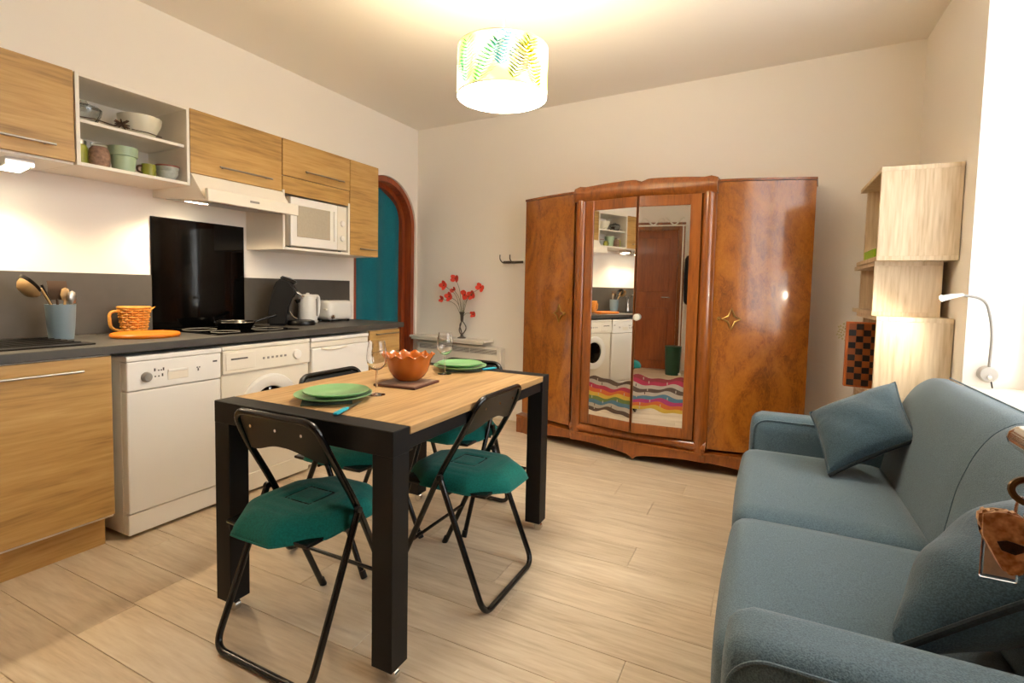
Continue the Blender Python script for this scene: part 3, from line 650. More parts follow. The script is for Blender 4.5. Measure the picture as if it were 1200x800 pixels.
# kettle
t = thing('kettle', 'white plastic electric kettle beside the coffee machine', 'kettle', (-3.1, 2.80, ZW+.0005))
MB().lathe([(.001, 0), (.07, 0), (.074, .012), (.07, .018), (.001, .018)], (0, 0, 0), 32).build('base', M['appl'], t)
MB().lathe([(.001, .02), (.068, .02), (.071, .03), (.066, .12), (.062, .20), (.05, .21), (.001, .214)], (0, 0, 0), 36).build('body', M['appl'], t)
MB().tube(rounded([(.0, .055, .20), (.0, .105, .20), (.0, .112, .12), (.0, .095, .04), (.0, .068, .035)], .04), .011, 10).build('handle', M['appl'], t)
MB().slab(4, 8, lambda u, v: Vector((.064-.004*v+.004, (u-.5)*.012+.028, .05+v*.13)), lambda u, v: Vector((.056-.004*v, (u-.5)*.012+.028, .05+v*.13))).build('water_gauge', M['grey'], t)
MB().slab(4, 4, lambda u, v: Vector(((u-.5)*.05*(1-v*.6), -.058-.028*v, .185+.02*v)), lambda u, v: Vector(((u-.5)*.04*(1-v*.6), -.05-.028*v, .165+.03*v))).build('spout', M['appl'], t)
MB().lathe([(.001, .21), (.012, .21), (.012, .222), (.001, .224)], (0, 0, 0), 14).build('lid_knob', M['appl'], t)
# toaster
t = thing('toaster', 'white toaster at the archway end of the worktop', 'toaster', (-3.09, 3.06, ZW+.0005))
mb = MB().rbox(-.075, .075, -.125, .125, .012, .165, .03, 8); mb.build('body', M['appl'], t)
for x in (-.028, .028): MB().box(x-.011, x+.011, -.09, .09, .16, .1662).build('slot', M['slot'], t, smooth=False)
MB().box(.02, .05, -.138, -.12, .09, .105, .004, 2).build('lever', M['appl2'], t, smooth=False)
MB().lathe([(.001, 0), (.016, 0), (.014, .012), (.001, .014)], (.076, -.095, .04), 18, M=RY).build('browning_dial', M['chrome'], t)
for sx in (-1, 1):
    for sy in (-1, 1): MB().cyl((sx*.05, sy*.1, 0), (sx*.05, sy*.1, .014), .01, 10).build('foot', M['blackplastic'], t)

# ------------------------------------------------------------------ dining table
TX0, TX1, TY0, TY1, TZ = -1.79, -.968, 1.188, 2.40, .788
t = thing('dining_table', 'oak-topped dining table with a square black metal frame on castors', 'table', ((TX0+TX1)/2, (TY0+TY1)/2, 0))
MB().box(TX0+.004, TX1-.004+.006, TY0+.081, TY1-.081, TZ-.026, TZ, .0015, 1).build('tabletop', M['tabletop'], t, smooth=False, world=True)
for a in (TY0, TY1-.08):
    MB().box(TX0, TX1, a, a+.08, TZ-.08, TZ, .002, 1).build('end_beam', M['blackmetal'], t, smooth=False, world=True)
for x in (TX0+.01, TX1-.05):
    MB().box(x, x+.04, TY0+.08, TY1-.08, TZ-.075, TZ-.0265, .002, 1).build('side_rail', M['blackmetal'], t, smooth=False, world=True)
for x in (TX0, TX1-.08):
    for y in (TY0, TY1-.08):
        L_ = MB().box(x+.0005, x+.0795, y+.0005, y+.0795, .040, TZ-.079, .002, 1).build('leg', M['blackmetal'], t, smooth=False, world=True)
        cx, cy = x+.062, y+.03
        MB().cyl((cx, cy-.011, .0195), (cx, cy+.011, .0195), .0195, 20).build('castor_wheel', M['chrome'], L_, world=True)
        MB().tube([(cx, cy, .042), (cx, cy, .0195)], .007, 8).build('castor_fork', M['steel'], L_, world=True)

# ------------------------------------------------------------------ folding chairs
def make_chair(label, loc, rz):
    t = thing('folding_chair', label, 'chair', (loc[0], loc[1], 0), rz, 'black folding chairs around the table')
    r = .0115
    def P(x, f, z): return Vector((x, f-.22, z))
    w = .197
    main = [P(-w, .44, .012), P(-w, .215, .50), P(-w*.98, .10, .70), P(-w*.92, .055, .802), P(w*.92, .055, .802), P(w*.98, .10, .70), P(w, .215, .50), P(w, .44, .012)]
    MB().tube(rounded(main, .075, 8), r, 12).build('back_frame', M['blackpaint'], t)
    w2 = .214
    MB().tube(rounded([P(-w2, .20, .485), P(-w2, 0, .0125), P(w2, 0, .0125), P(w2, .20, .485)], .055, 8), .0115, 12).build('rear_leg_frame', M['blackpaint'], t)
    # backrest plate with a wavy lower edge
    def plate(off):
        def f(u, v):
            x = (u-.5)*2*.178; zt = .797-.02*abs(2*u-1)**4; zb = .672+.022*math.cos((u-.5)*2*PI*1.0)+.012*abs(2*u-1)
            z = zb+(zt-zb)*v; ff = .10-(z-.70)*.40+.012*(1-(2*u-1)**2)*-1
            return P(x, ff+off, z)
        return f
    b = MB().slab(24, 6, plate(-.002), plate(.003)).build('backrest', M['blackplastic'], t)
    for x in (-.115, 0, .115):
        z = .755; MB().lathe([(.001, -.002), (.005, -.001), (.005, .0), (.001, .0)], P(x, .10-(z-.70)*.40-.016, z), 10, M=Matrix.Rotation(PI/2, 3, 'X')).build('rivet', M['chrome'], b)
    mb = MB().rbox(-.185, .185, -.20, .19, .430, .448, .009, 8); mb.build('seat_pan', M['blackpaint'], t)
    MB().tube([P(-w, .352, .203), P(w, .352, .203)], .007, 8).build('cross_bar', M['blackpaint'], t)
    MB().tube([P(-.19, .18, .428), P(.19, .18, .428)], .007, 8).build('seat_bar', M['blackpaint'], t)
    for x in (-w, w): MB().tube([P(x, .449, -.0005), P(x, .436, .028)], .0138, 10).build('foot_cap', M['blackplastic'], t)
    for x in (-w2, w2): MB().lathe([(.001, -.008), (.012, -.008), (.012, .008), (.001, .008)], P(x, .203, .492), 10, M=RY).build('pivot', M['blackplastic'], t)
    return t
def make_cushion(label, loc, rz):
    t = thing('seat_cushion', label, 'cushion', (loc[0], loc[1], .4485), rz, 'teal seat cushions on the folding chairs')
    def rad(a):
        c, s = abs(math.cos(a)), abs(math.sin(a)); n = 5
        c, s = c/.83, s/1.0; n = 4.5
        sq = .232/((c**n+s**n)**(1/n)); oc = .318/(c+s)*1.06
        return min(sq, oc)
    def surf(sgn):
        def f(u, v):
            a = 2*PI*u; r = rad(a)*math.sin(v*PI/2)**.9
            x, y = r*math.cos(a), r*math.sin(a); q = r/rad(a)
            h = (.044 if sgn > 0 else .008)*(1-min(1, q)**7)**.5
            if sgn > 0:
                inf = max(abs(x), abs(y))
                for g, dp in ((.055, .006), (.10, .0025), (.145, .0025)): h -= dp*math.exp(-((inf-g)/.006)**2)
                h += .004*math.sin(9*x+4)*math.sin(8*y+1)*(1-q)
            return Vector((x, y-.018, .012-.022*q**6+sgn*h))
        return f
    mb = MB()
    for sg in (1, -1):
        mb.grid(72, 30, surf(sg), wrapu=True)
    bmesh.ops.remove_doubles(mb.bm, verts=mb.bm.verts[:], dist=2e-4)
    mb.build('pad', M['teal'], t)
    mb = MB(); mb.tube([(rad(2*PI*k/72)*1.003*math.cos(2*PI*k/72), rad(2*PI*k/72)*1.003*math.sin(2*PI*k/72)-.018, -.010) for k in range(72)], .0032, 6, closed=True); mb.build('seam', M['teal'], t)
    sq = .055; mb = MB(); mb.tube([(sq, sq-.018, .0505), (-sq, sq-.018, .0505), (-sq, -sq-.018, .0505), (sq, -sq-.018, .0505)], .0018, 5, closed=True); mb.build('stitching', M['piping'], t)
    return t
chairs = [('near end of the table, its back to the camera', (-1.368, 1.262), 0), ('window side of the table, facing the kitchen', (-1.10, 1.82), PI/2),
          ('kitchen side of the table, facing the sofa', (-1.68, 1.80), -PI/2), ('far end of the table, facing the camera', (-1.47, 2.33), PI)]
for lab, loc, rz in chairs:
    make_chair('black folding chair at the '+lab, loc, rz)
    make_cushion('teal quilted cushion on the chair at the '+lab.split(',')[0], loc, rz)

# ------------------------------------------------------------------ on the table
def on_table(z=0): return TZ+.0003+z
def plate(label, x, y, z, r, name='plate'):
    o = MB().lathe([(.001, .0), (r*.55, 0), (r*.72, .006), (r, .02), (r, .0235), (r*.7, .0105), (r*.55, .006), (.001, .006)], (0, 0, 0), 56).build(name, M['green'])
    o.location = (x, y, z); tag(o, label, 'plate', 'green plates laid on the table'); return o
def napkin(label, x, y, rz):
    o = MB().box(-.088, .088, -.088, .088, 0, .0025, .001, 1).build('napkin', M['darkgreen'], smooth=False); o.location = (x, y, on_table()); o.rotation_euler.z = rz
    tag(o, label, 'napkin', 'dark green napkins under the plates')
napkin('dark green napkin under the nearer green plates', -1.45, 1.40, .78)
plate('larger green plate at the near end of the table', -1.44, 1.422, on_table(.003), .14); plate('smaller green plate stacked at the near end of the table', -1.435, 1.43, on_table(.0135), .118)
napkin('dark green napkin under the farther green plates', -1.42, 2.285, .78)
plate('larger green plate at the far end of the table', -1.42, 2.28, on_table(.003), .138); plate('smaller green plate stacked at the far end of the table', -1.425, 2.285, on_table(.0135), .116)
def knife(label, a, b, flip=1):
    t = thing('table_knife', label, 'cutlery', (a[0], a[1], on_table(.003)), math.atan2(b[1]-a[1], b[0]-a[0]), 'turquoise-handled knives')
    MB().rbox(0, .09, -.009, .009, 0, .010, .0045, 6).build('handle', M['tealplastic'], t)
    MB().box(.085, .20, -.007, .007, .003, .0045, .001, 1).build('blade', M['steel'], t, smooth=False)
knife('turquoise-handled knife beside the nearer green plates', (-1.245, 1.235), (-1.31, 1.42)); knife('turquoise-handled knife beside the farther green plates', (-1.265, 2.385), (-1.335, 2.23))
def wine_glass(label, x, y, h):
    t = thing('wine_glass', label, 'glass', (x, y, on_table()), 0, 'wine glasses on the table')
    MB().lathe([(.001, 0), (.034, 0), (.034, .0015), (.02, .004), (.004, .008), (.0035, h*.45), (.001, h*.46)], (0, 0, 0), 32).build('stem', M['glass'], t)
    m = MB(); prof = [(.004, h*.45), (.022, h*.49), (.036, h*.58), (.04, h*.68), (.037, h*.85), (.031, h), (.0302, h), (.0358, h*.85), (.0388, h*.68), (.0348, h*.585), (.021, h*.5), (.001, h*.468)]
    m.lathe(prof, (0, 0, 0), 32); m.build('cup', M['glass'], t)
wine_glass('clear wine glass behind the nearer green plates', -1.361, 1.568, .213); wine_glass('clear wine glass standing before the farther green plates', -1.41, 2.12, .205)
M['tileface'] = plain('printed_tile_face', '#8a7260', .35, var=.5, scale=40); M['tileedge'] = plain('brown_tile_edge', '#4a2418', .5)
t = thing('trivet_tile', 'square patterned tile under the terracotta bowl', 'trivet', (-1.397, 1.807, on_table()), math.radians(5))
MB().box(-.103, .103, -.103, .103, 0, .010, .002, 1).build('tile', M['tileedge'], t, smooth=False); MB().box(-.093, .093, -.093, .093, .0101, .0112).build('glazed_face', M['tileface'], t, smooth=False)
t = thing('fluted_bowl', 'glossy terracotta bowl with a fluted wavy rim on the table', 'bowl', (-1.418, 1.845, on_table(.0116)))
def flute(a, r, z):
    k = max(0, (z-.085)/.03)
    return r*(1+.035*k*math.sin(13*a)), z+.006*k*math.sin(13*a+1.2)
MB().lathe([(.001, .002), (.046, 0), (.07, .018), (.085, .042), (.094, .07), (.099, .092), (.108, .110), (.112, .114), (.109, .117), (.100, .110), (.091, .090), (.085, .068), (.076, .042), (.058, .018), (.001, .012)], (0, 0, 0), 112, wave=flute).build('bowl', M['orange'], t)

# ------------------------------------------------------------------ wardrobe
WD = thing('wardrobe', 'large antique walnut wardrobe with two mirrored centre doors standing ajar', 'wardrobe', (-1.762, 3.764, 0), -.08)
SL, SR, CL, CR = -.085, 2.005, .462, 1.448
def prof(s):      # forward offset of the front face
    if s < CL: return -.175*((CL-s)/(CL-SL))**1.35
    if s > CR: return -.175*((s-CR)/(SR-CR))**1.35
    return .0
def front(d): return -d
side_n = 14
def plan(s0, s1, n, off=0):
    return [(s0+(s1-s0)*k/n, front(prof(s0+(s1-s0)*k/n)+off)) for k in range(n+1)]
m = MB(); pl_ = plan(SL+.012, CL, 12, -.07)+[(CR, .07)]+plan(CR, SR-.012, 12, -.07)[1:]+[(SR-.012, .40), (SL+.012, .36)]
m.prism(pl_, lambda u, v, q: (u, v, q), .145, 1.925); bmesh.ops.triangulate(m.bm, faces=[f for f in m.bm.faces if len(f.verts) > 4]); m.build('carcass', M['walnut2'], WD, smooth=False)
for s0, s1 in ((SL, CL-.03), (CR+.001, SR)):
    f0 = lambda u, v: Vector((s0+(s1-s0)*u, front(prof(s0+(s1-s0)*u)), .165+v*1.77)); f1 = lambda u, v: Vector((s0+(s1-s0)*u, front(prof(s0+(s1-s0)*u))+.022, .165+v*1.77))
    d = MB().slab(18, 8, f0, f1).build('side_door', M['walnut'], WD, label='bowed walnut burl door')
    g0 = lambda u, v: Vector((s0-.004+(s1-s0+.008)*u, front(prof(s0+(s1-s0)*u)+.008)+v*.40, 1.937)); g1 = lambda u, v: Vector((s0-.004+(s1-s0+.008)*u, front(prof(s0+(s1-s0)*u)+.008)+v*.40, 1.952))
    MB().slab(18, 2, g0, g1).build('top_board', M['walnut2'], WD, smooth=False)
    hs = .315 if s0 < .3 else 1.565; hz = 1.028 if s0 < .3 else 1.045; sl = (prof(hs+.01)-prof(hs-.01))/.02
    h = MB(); D = [(0, .068), (.02, .018), (.055, 0), (.02, -.018), (0, -.068), (-.02, -.018), (-.055, 0), (-.02, .018)]
    h.tube([(hs+a, front(prof(hs+a)+.010), hz+b) for a, b in D], .0058, 8, closed=True); h.build('escutcheon', M['brass'], d)
    ks = hs+.05 if s0 < .3 else hs-.075
    MB().lathe([(.001, 0), (.012, 0), (.011, .012), (.006, .02), (.001, .022)], (ks, front(prof(ks)), hz), 14, M=Matrix.Rotation(PI/2, 3, 'X')).build('key_knob', M['brass'], d)
# centre frame
def pil(s0, s1):
    n = 10
    f0 = lambda u, v: Vector((s0+(s1-s0)*u, front(.03+.032*abs(math.sin(PI*u))**.6), .14+v*1.74)); f1 = lambda u, v: Vector((s0+(s1-s0)*u, .03, .14+v*1.74))
    MB().slab(n, 4, f0, f1).build('pilaster', M['walnut2'], WD)
pil(CL, CL+.088); pil(CR-.088, CR)
def topz(s):
    u = (s-CL)/(CR-CL); return 1.955+.035*abs(math.sin(PI*u))**.7-.016*math.exp(-((u-.5)/.03)**2)+.012*math.exp(-((u-.03)/.03)**2)+.012*math.exp(-((u-.97)/.03)**2)
sp = lambda u: CL-.008+(CR-CL+.016)*u
MB().slab(48, 10, lambda u, v: Vector((sp(u), front(.035+.04*math.sin(PI*(.15+.75*v))), 1.862+v*(topz(sp(u))-1.862))), lambda u, v: Vector((sp(u), .36, 1.862+v*(topz(sp(u))-1.862)))).build('cornice', M['walnut2'], WD)
MB().slab(24, 6, lambda u, v: Vector((CL+(CR-CL)*u, front(.03+.03*math.sin(PI*(.1+.8*v))), .145+v*.072)), lambda u, v: Vector((CL+(CR-CL)*u, .03, .145+v*.072))).build('bottom_rail', M['walnut2'], WD)
# base
def zb(s):
    u = (s-SL)/(SR-SL)
    if u < .10 or u > .90: return 0
    q = (u-.10)/.80; return max(0, .082*abs(math.sin(2*PI*q))**.55*(1 if True else 0)+.016*math.exp(-((q-.5)/.08)**2)) if 0 < q < 1 else 0
def pb(s): return prof(min(max(s, SL), SR))+(.035 if s < CL or s > CR else .055)
ss = lambda u: SL-.03+(SR-SL+.06)*u
MB().slab(120, 3, lambda u, v: Vector((ss(u), front(pb(ss(u))), zb(ss(u))+v*(.128-zb(ss(u))))), lambda u, v: Vector((ss(u), front(pb(ss(u))-.028), zb(ss(u))+v*(.128-zb(ss(u)))))).build('apron', M['walnut2'], WD)
MB().slab(60, 2, lambda u, v: Vector((ss(u), front(pb(ss(u))+.008)+v*.38, .128)), lambda u, v: Vector((ss(u), front(pb(ss(u))+.008)+v*.38, .145))).build('base_board', M['walnut2'], WD, smooth=False)
for s in (SL-.02, SR-.06): MB().box(s, s+.08, .12, .36, 0, .128).build('foot', M['walnut2'], WD, smooth=False)
# mirrored doors, hung ajar
def mirror_door(hs, sgn, rot, W=.407):
    d = bpy.data.objects.new('mirror_door', None); C.objects.link(d); d.parent = WD; d.location = (hs, -.034, 0); d.rotation_euler.z = rot
    d['label'] = 'walnut framed mirror door standing ajar'
    z0, z1 = .222, 1.862; fw = .068
    a, b = (0, W) if sgn > 0 else (-W, 0)
    io, ii = (a+fw, b-.004) if sgn > 0 else (a+.004, b-fw)
    m = MB(); m.box(a, io, -.022, 0, z0, z1, .003, 1); m.box(ii, b, -.022, 0, z0, z1); m.box(io, ii, -.022, 0, z0, z0+.072, .003, 1); m.box(io, ii, -.022, 0, z1-.072, z1, .003, 1)
    m.build('frame', M['walnut2'], d, smooth=False)
    MB().box(io-.002, ii+.002, -.015, -.010, z0+.07, z1-.07).build('mirror', M['mirror'], d, smooth=False, label='clear mirror glass')
    return d, io, ii
dl, la, lb = mirror_door(CL+.09, 1, -.15)
dr, ra, rb = mirror_door(CR-.088, -1, .16)
k_ = MB().lathe([(.001, 0), (.009, 0), (.009, .012), (.022, .018), (.024, .028), (.018, .036), (.001, .038)], (ra+.012, -.022, 1.035), 24, M=Matrix.Rotation(PI/2, 3, 'X')).build('knob', M['creamglaze'], dr, label='round pale knob')
# wavy coloured stripe decals on the mirrors
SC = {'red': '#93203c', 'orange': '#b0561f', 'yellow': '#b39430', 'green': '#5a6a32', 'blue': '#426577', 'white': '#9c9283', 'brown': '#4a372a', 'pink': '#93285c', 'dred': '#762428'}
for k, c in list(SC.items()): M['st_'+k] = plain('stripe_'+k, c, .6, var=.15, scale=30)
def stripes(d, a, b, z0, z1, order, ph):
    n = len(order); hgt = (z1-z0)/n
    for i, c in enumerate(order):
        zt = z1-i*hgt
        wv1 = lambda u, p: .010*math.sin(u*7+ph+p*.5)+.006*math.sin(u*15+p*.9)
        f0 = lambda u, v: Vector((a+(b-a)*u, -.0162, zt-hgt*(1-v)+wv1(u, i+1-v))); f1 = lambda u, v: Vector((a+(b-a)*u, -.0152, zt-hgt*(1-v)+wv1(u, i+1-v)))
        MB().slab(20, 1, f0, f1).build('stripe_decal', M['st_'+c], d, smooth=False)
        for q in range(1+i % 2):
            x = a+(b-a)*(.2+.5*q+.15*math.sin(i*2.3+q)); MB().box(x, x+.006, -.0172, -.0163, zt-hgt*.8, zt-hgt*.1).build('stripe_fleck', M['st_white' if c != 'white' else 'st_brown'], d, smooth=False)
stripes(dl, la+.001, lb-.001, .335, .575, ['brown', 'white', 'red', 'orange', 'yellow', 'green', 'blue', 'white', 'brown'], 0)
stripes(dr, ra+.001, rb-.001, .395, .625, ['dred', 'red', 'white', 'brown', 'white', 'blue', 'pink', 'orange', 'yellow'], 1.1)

# ------------------------------------------------------------------ back wall things
bw = Vector((math.cos(.083), -math.sin(.083), 0)); bn = Vector((-math.sin(.083), -math.cos(.083), 0))
def bpt(s, off=0): return Vector((XW, 4.32, 0))+bw*s+bn*off
t = thing('radiator', 'low white electric panel heater on the back wall', 'radiator', tuple(bpt(.10, 0)), -.083)
MB().box(0, .98, -.095, -.015, .18, .668, .01, 2).build('casing', M['rad'], t, smooth=False)
MB().box(.03, .95, -.097, -.094, .60, .645, .001, 1).build('grille_recess', M['slot'], t, smooth=False)
for k in range(4): MB().box(.03, .95, -.1015, -.0945, .603+k*.011, .608+k*.011, .001, 1).build('grille_slat', M['rad'], t, smooth=False)
for k in range(3): MB().box(.03+k*.31, .032+k*.31, -.103, -.094, .60, .645).build('grille_bar', M['rad'], t, smooth=False)
MB().box(.98, 1.0, -.09, -.02, .19, .66, .006, 2).build('end_cap', M['rad'], t, smooth=False)
for s in (.12, .86): MB().box(s, s+.03, -.014, 0, .3, .6).build('bracket', M['steel'], t, smooth=False)
t = thing('wall_shelf', 'white shelf board above the heater carrying the vase', 'shelf', tuple(bpt(.06, 0)), -.083)
MB().box(0, .90, -.17, -.002, .708, .730, .004, 2).build('board', M['rad'], t, smooth=False)
MB().box(.02, .88, -.165, -.155, .69, .707, .003, 1).build('front_lip', M['rad'], t, smooth=False)
for s in (.1, .75): MB().quadbox([(s, -.12, .69), (s+.02, -.12, .69), (s+.02, -.003, .67), (s, -.003, .67)], [(s, -.12, .707), (s+.02, -.12, .707), (s+.02, -.003, .707), (s, -.003, .707)]).build('bracket', M['rad'], t, smooth=False)
# vase of poppies
vb = bpt(.655, .095); vb.z = .7303
t = thing('vase', 'slender pewter vase with an open twisted waist on the wall shelf', 'vase', tuple(vb))
M['pewter'] = plain('dark_pewter', '#5f5850', .35, .8, var=.15, scale=30)
MB().lathe([(.001, 0), (.032, 0), (.032, .006), (.012, .014), (.010, .03)], (0, 0, 0), 24).build('foot', M['pewter'], t); t.scale = (1.25, 1.25, 1.25)
m = MB()
for q in range(3):
    a = 2*PI*q/3; m.tube([(.026*math.sin(PI*v)*math.cos(a+1.2*v)+.006*math.cos(a), .026*math.sin(PI*v)*math.sin(a+1.2*v)+.006*math.sin(a), .03+.10*v) for v in [k/12 for k in range(13)]], .0045, 8)
m.build('open_waist', M['pewter'], t)
MB().lathe([(.010, .128), (.012, .14), (.014, .18), (.022, .20), (.019, .20), (.011, .18), (.001, .17)], (0, 0, 0), 24).build('neck', M['pewter'], t)
M['petal'] = plain('poppy_petal', '#d8402a', .6, var=.15, scale=40); M['stemgreen'] = plain('stem_green', '#6f6b48', .7); M['heart'] = plain('poppy_heart', '#17120f', .6)
fl_px = [(-.165, .015, .375), (-.055, -.01, .425), (-.085, .02, .345), (-.11, .0, .295), (-.185, .02, .275), (.03, -.02, .31), (.075, .01, .31), (.16, -.02, .365), (.03, .03, .30), (.095, .0, .175)]
for i, (dx, dy, dz) in enumerate(fl_px):
    lab = ['red poppy far left in the vase', 'tallest red poppy in the vase', 'red poppy inside left of the vase bouquet', 'red poppy low left in the vase', 'lowest red poppy at far left of bouquet', 'red poppy in the middle of the bouquet', 'red poppy right of the bouquet middle', 'red poppy far right in the vase', 'red poppy tucked behind the bouquet middle', 'small red poppy drooping low beside the vase neck'][i]
    p = thing('poppy', lab, 'flower', tuple(vb+Vector((0, 0, .215))), 0, 'poppies in the vase')
    top = Vector((dx*1.32, dy, dz*1.33-.215)); mid = Vector((dx*.42, dy*.4, (dz*1.33-.215)*.62+.02))
    MB().tube(rounded([(0, 0, -.03), mid, top], .06), .0022, 6).build('stem', M['stemgreen'], p)
    sz = .048 if i not in (4, 9, 2) else .034
    for q in range(4):
        a = PI/2*q+.45*i+(.5 if q % 2 else 0)*(i % 3)
        dirv = Vector((math.cos(a), -.25, math.sin(a))).normalized(); sd = Vector((-math.sin(a), 0, math.cos(a)))
        f0 = lambda u, v: top+dirv*(sz*v)+sd*((u-.5)*2*sz*.48*math.sin(PI*min(1, .08+v*.8)))+Vector((0, -.012*v*v, 0))
        f1 = lambda u, v: f0(u, v)+Vector((0, .0012, 0))
        MB().slab(4, 4, f0, f1).build('petal', M['petal'], p)
    MB().lathe([(.001, -.006), (.006, -.003), (.006, .003), (.001, .006)], top+Vector((0, -.008, 0)), 10, M=Matrix.Rotation(PI/2, 3, 'X')).build('flower_heart', M['heart'], p)
# coat hook
hp = bpt(1.06, 0)
t = thing('coat_hook', 'small dark metal double coat hook on the wall left of the wardrobe', 'hook', (hp.x, hp.y, 1.44), -.083)
MB().box(-.01, .20, -.014, -.001, .0, .022, .003, 1).build('back_plate', M['pewter'], t, smooth=False)
for s in (.015, .12): MB().tube(rounded([(s, -.014, .01), (s, -.05, .0), (s-.02, -.075, .03), (s-.022, -.07, .075)], .03), .0055, 8).build('prong', M['pewter'], t)

# ------------------------------------------------------------------ sofa
t = thing('sofa', 'blue-grey fabric two-seat sofa under the window', 'sofa', (.36, 2.02, 0))
MB().rbox(-.045, .74, 1.17, 2.87, .06, .30, .03, 8).build('base', M['sofa'], t, world=True)
for x in (.02, .70):
    for y in (1.08, 2.96): MB().cyl((x, y, 0), (x, y, .07), .025, 14).build('foot', M['blackplastic'], t, world=True)
for a, b in ((1.195, 1.957), (1.963, 2.83)):
    MB().rbox(-.075, .52, a, b, .20, .448, .055, 14, (.012, .002, .018)).build('seat_cushion', M['sofa'], t, world=True)
def back_c(y0, y1):
    P_ = [(.47, .33), (.50, .43), (.535, .65), (.573, .764), (.615, .833), (.67, .872), (.72, .868), (.745, .84), (.755, .70), (.755, .33)]
    P_ = [(p.x, p.z) for p in rounded([Vector((a, 0, b)) for a, b in P_], .04, 4, True)]
    n = len(P_); ny = 16; m = MB(); V = []
    cx = sum(p[0] for p in P_)/n; cz = sum(p[1] for p in P_)/n
    for j in range(ny+1):
        v = j/ny; e = min(v, 1-v)*(y1-y0); k = 1-(.035*max(0, 1-e/.05)**2); 
        V.append([m.bm.verts.new((cx+(x-cx)*k, y0+v*(y1-y0), cz+(z-cz)*k)) for x, z in P_])
    for j in range(ny):
        for i in range(n): m.bm.faces.new((V[j][i], V[j][(i+1) % n], V[j+1][(i+1) % n], V[j+1][i]))
    m.bm.faces.new(V[0]); m.bm.faces.new(V[-1][::-1])
    o = m.build('back_cushion', M['sofa'], t, world=True)
    s = MB(); s.tube([(.727, y0+.01+(y1-y0-.02)*k/8, .869) for k in range(9)], .003, 6); s.build('seam', M['sofa'], o, world=True)
back_c(1.17, 1.957); back_c(1.963, 2.84)
MB().rbox(.72, .80, 1.15, 2.87, .06, .85, .035, 8).build('back_frame', M['sofa'], t, world=True)
for y0, y1, zt in ((1.0, 1.19, .572), (2.838, 3.02, .605)):
    a = MB().rbox(-.045, .76, y0, y1, .055, zt, .055, 12, (.004, .004, .006)).build('armrest', M['sofa'], t, world=True)
    ye = y0+.012
    MB().tube(rounded([(-.035, ye, .10), (-.035, ye-.004, zt-.06), (.01, ye-.004, zt-.018), (.70, ye-.004, zt-.016)], .05, 6), .004, 6).build('piping', M['sofa'], a, world=True)
def pillow(label, c00, c10, c11, c01, th, seamcol=True):
    cs = [Vector(c) for c in (c00, c10, c11, c01)]; cen = sum(cs, Vector())/4
    nrm = ((cs[1]-cs[0]).cross(cs[3]-cs[0])).normalized()
    t = thing('throw_pillow', label, 'pillow', tuple(cen), 0, 'throw pillows on the sofa')
    def pt(u, v):
        a, b = 2*u-1, 2*v-1
        uu = .5+.5*a*(1-.055*(1-b*b)); vv = .5+.5*b*(1-.055*(1-a*a))
        return (cs[0]*(1-uu)*(1-vv)+cs[1]*uu*(1-vv)+cs[2]*uu*vv+cs[3]*(1-uu)*vv)
    def h(u, v):
        a, b = 2*u-1, 2*v-1
        w_ = max(0, (1-a*a)*(1-b*b)); return th*.5*w_**.42*(1+.05*math.sin(6*a+5*b))
    m = MB(); m.grid(28, 28, lambda u, v: pt(u, v)+nrm*h(u, v)); m.grid(28, 28, lambda u, v: pt(u, v)-nrm*h(u, v))
    bmesh.ops.remove_doubles(m.bm, verts=m.bm.verts[:], dist=1e-5); m.build('cover', M['pillow'], t, world=True)
    edge = [pt(k/14, 0) for k in range(14)]+[pt(1, k/14) for k in range(14)]+[pt(1-k/14, 1) for k in range(14)]+[pt(0, 1-k/14) for k in range(14)]
    MB().tube(edge, .0045, 6, closed=True).build('piping', M['pillow'], t, world=True)
    MB().tube([pt(k/16, 0)+(cs[0]-cs[3]).normalized()*.004 for k in range(17)], .0075, 8).build('zip_edge', M['piping'], t, world=True)
    return t
pillow('slate-blue throw pillow leaning in the far corner of the sofa', (.262, 2.46, .475), (.555, 2.50, .66), (.53, 2.80, .835), (.205, 2.76, .665), .15)
pillow('slate-blue throw pillow leaning by the near armrest of the sofa', (.25, 1.22, .515), (.575, 1.215, .775), (.70, 1.58, .80), (.415, 1.60, .56), .21)

# ------------------------------------------------------------------ corner shelf
t = thing('bookshelf', 'light oak zigzag bookshelf of staggered boxes in the window corner', 'bookshelf', (.64, 3.45, 0))
def module(y0, y1, z0, z1, x0=.478, x1=.798):
    MB().box(x0, x1, y0, y1, z1-.022, z1, .001, 1).build('top_board', M['shelf'], t, smooth=False, world=True)
    MB().box(x0, x1, y0, y1, z0, z0+.022, .001, 1).build('bottom_board', M['shelf'], t, smooth=False, world=True)
    MB().box(x0+.002, x1, y0+.002, y0+.022, z0+.022, z1-.022).build('side_panel', M['shelf'], t, smooth=False, world=True)
    MB().box(x0+.03, x1, y1-.045, y1-.023, z0+.022, z1-.022).build('side_panel', M['shelf'], t, smooth=False, world=True)
    MB().box(x1-.006, x1, y0+.022, y1-.045, z0+.022, z1-.022).build('back_panel', M['shelf'], t, smooth=False, world=True)
module(3.10, 3.73, 1.392, 1.848); module(3.19, 3.86, 1.116, 1.392, .486, .765); module(3.10, 3.73, .70, 1.116, .494, .798); module(3.19, 3.86, .36, .70, .486, .765); module(3.10, 3.73, .0, .36, .494, .798)
o = MB().box(0, .14, 0, .30, 0, .045, .004, 2).build('green_box', plain('lime_card', '#8db326', .5), smooth=False); o.location = (.482, 3.20, 1.4145); tag(o, 'small lime green box lying in the top bookshelf compartment', 'box')
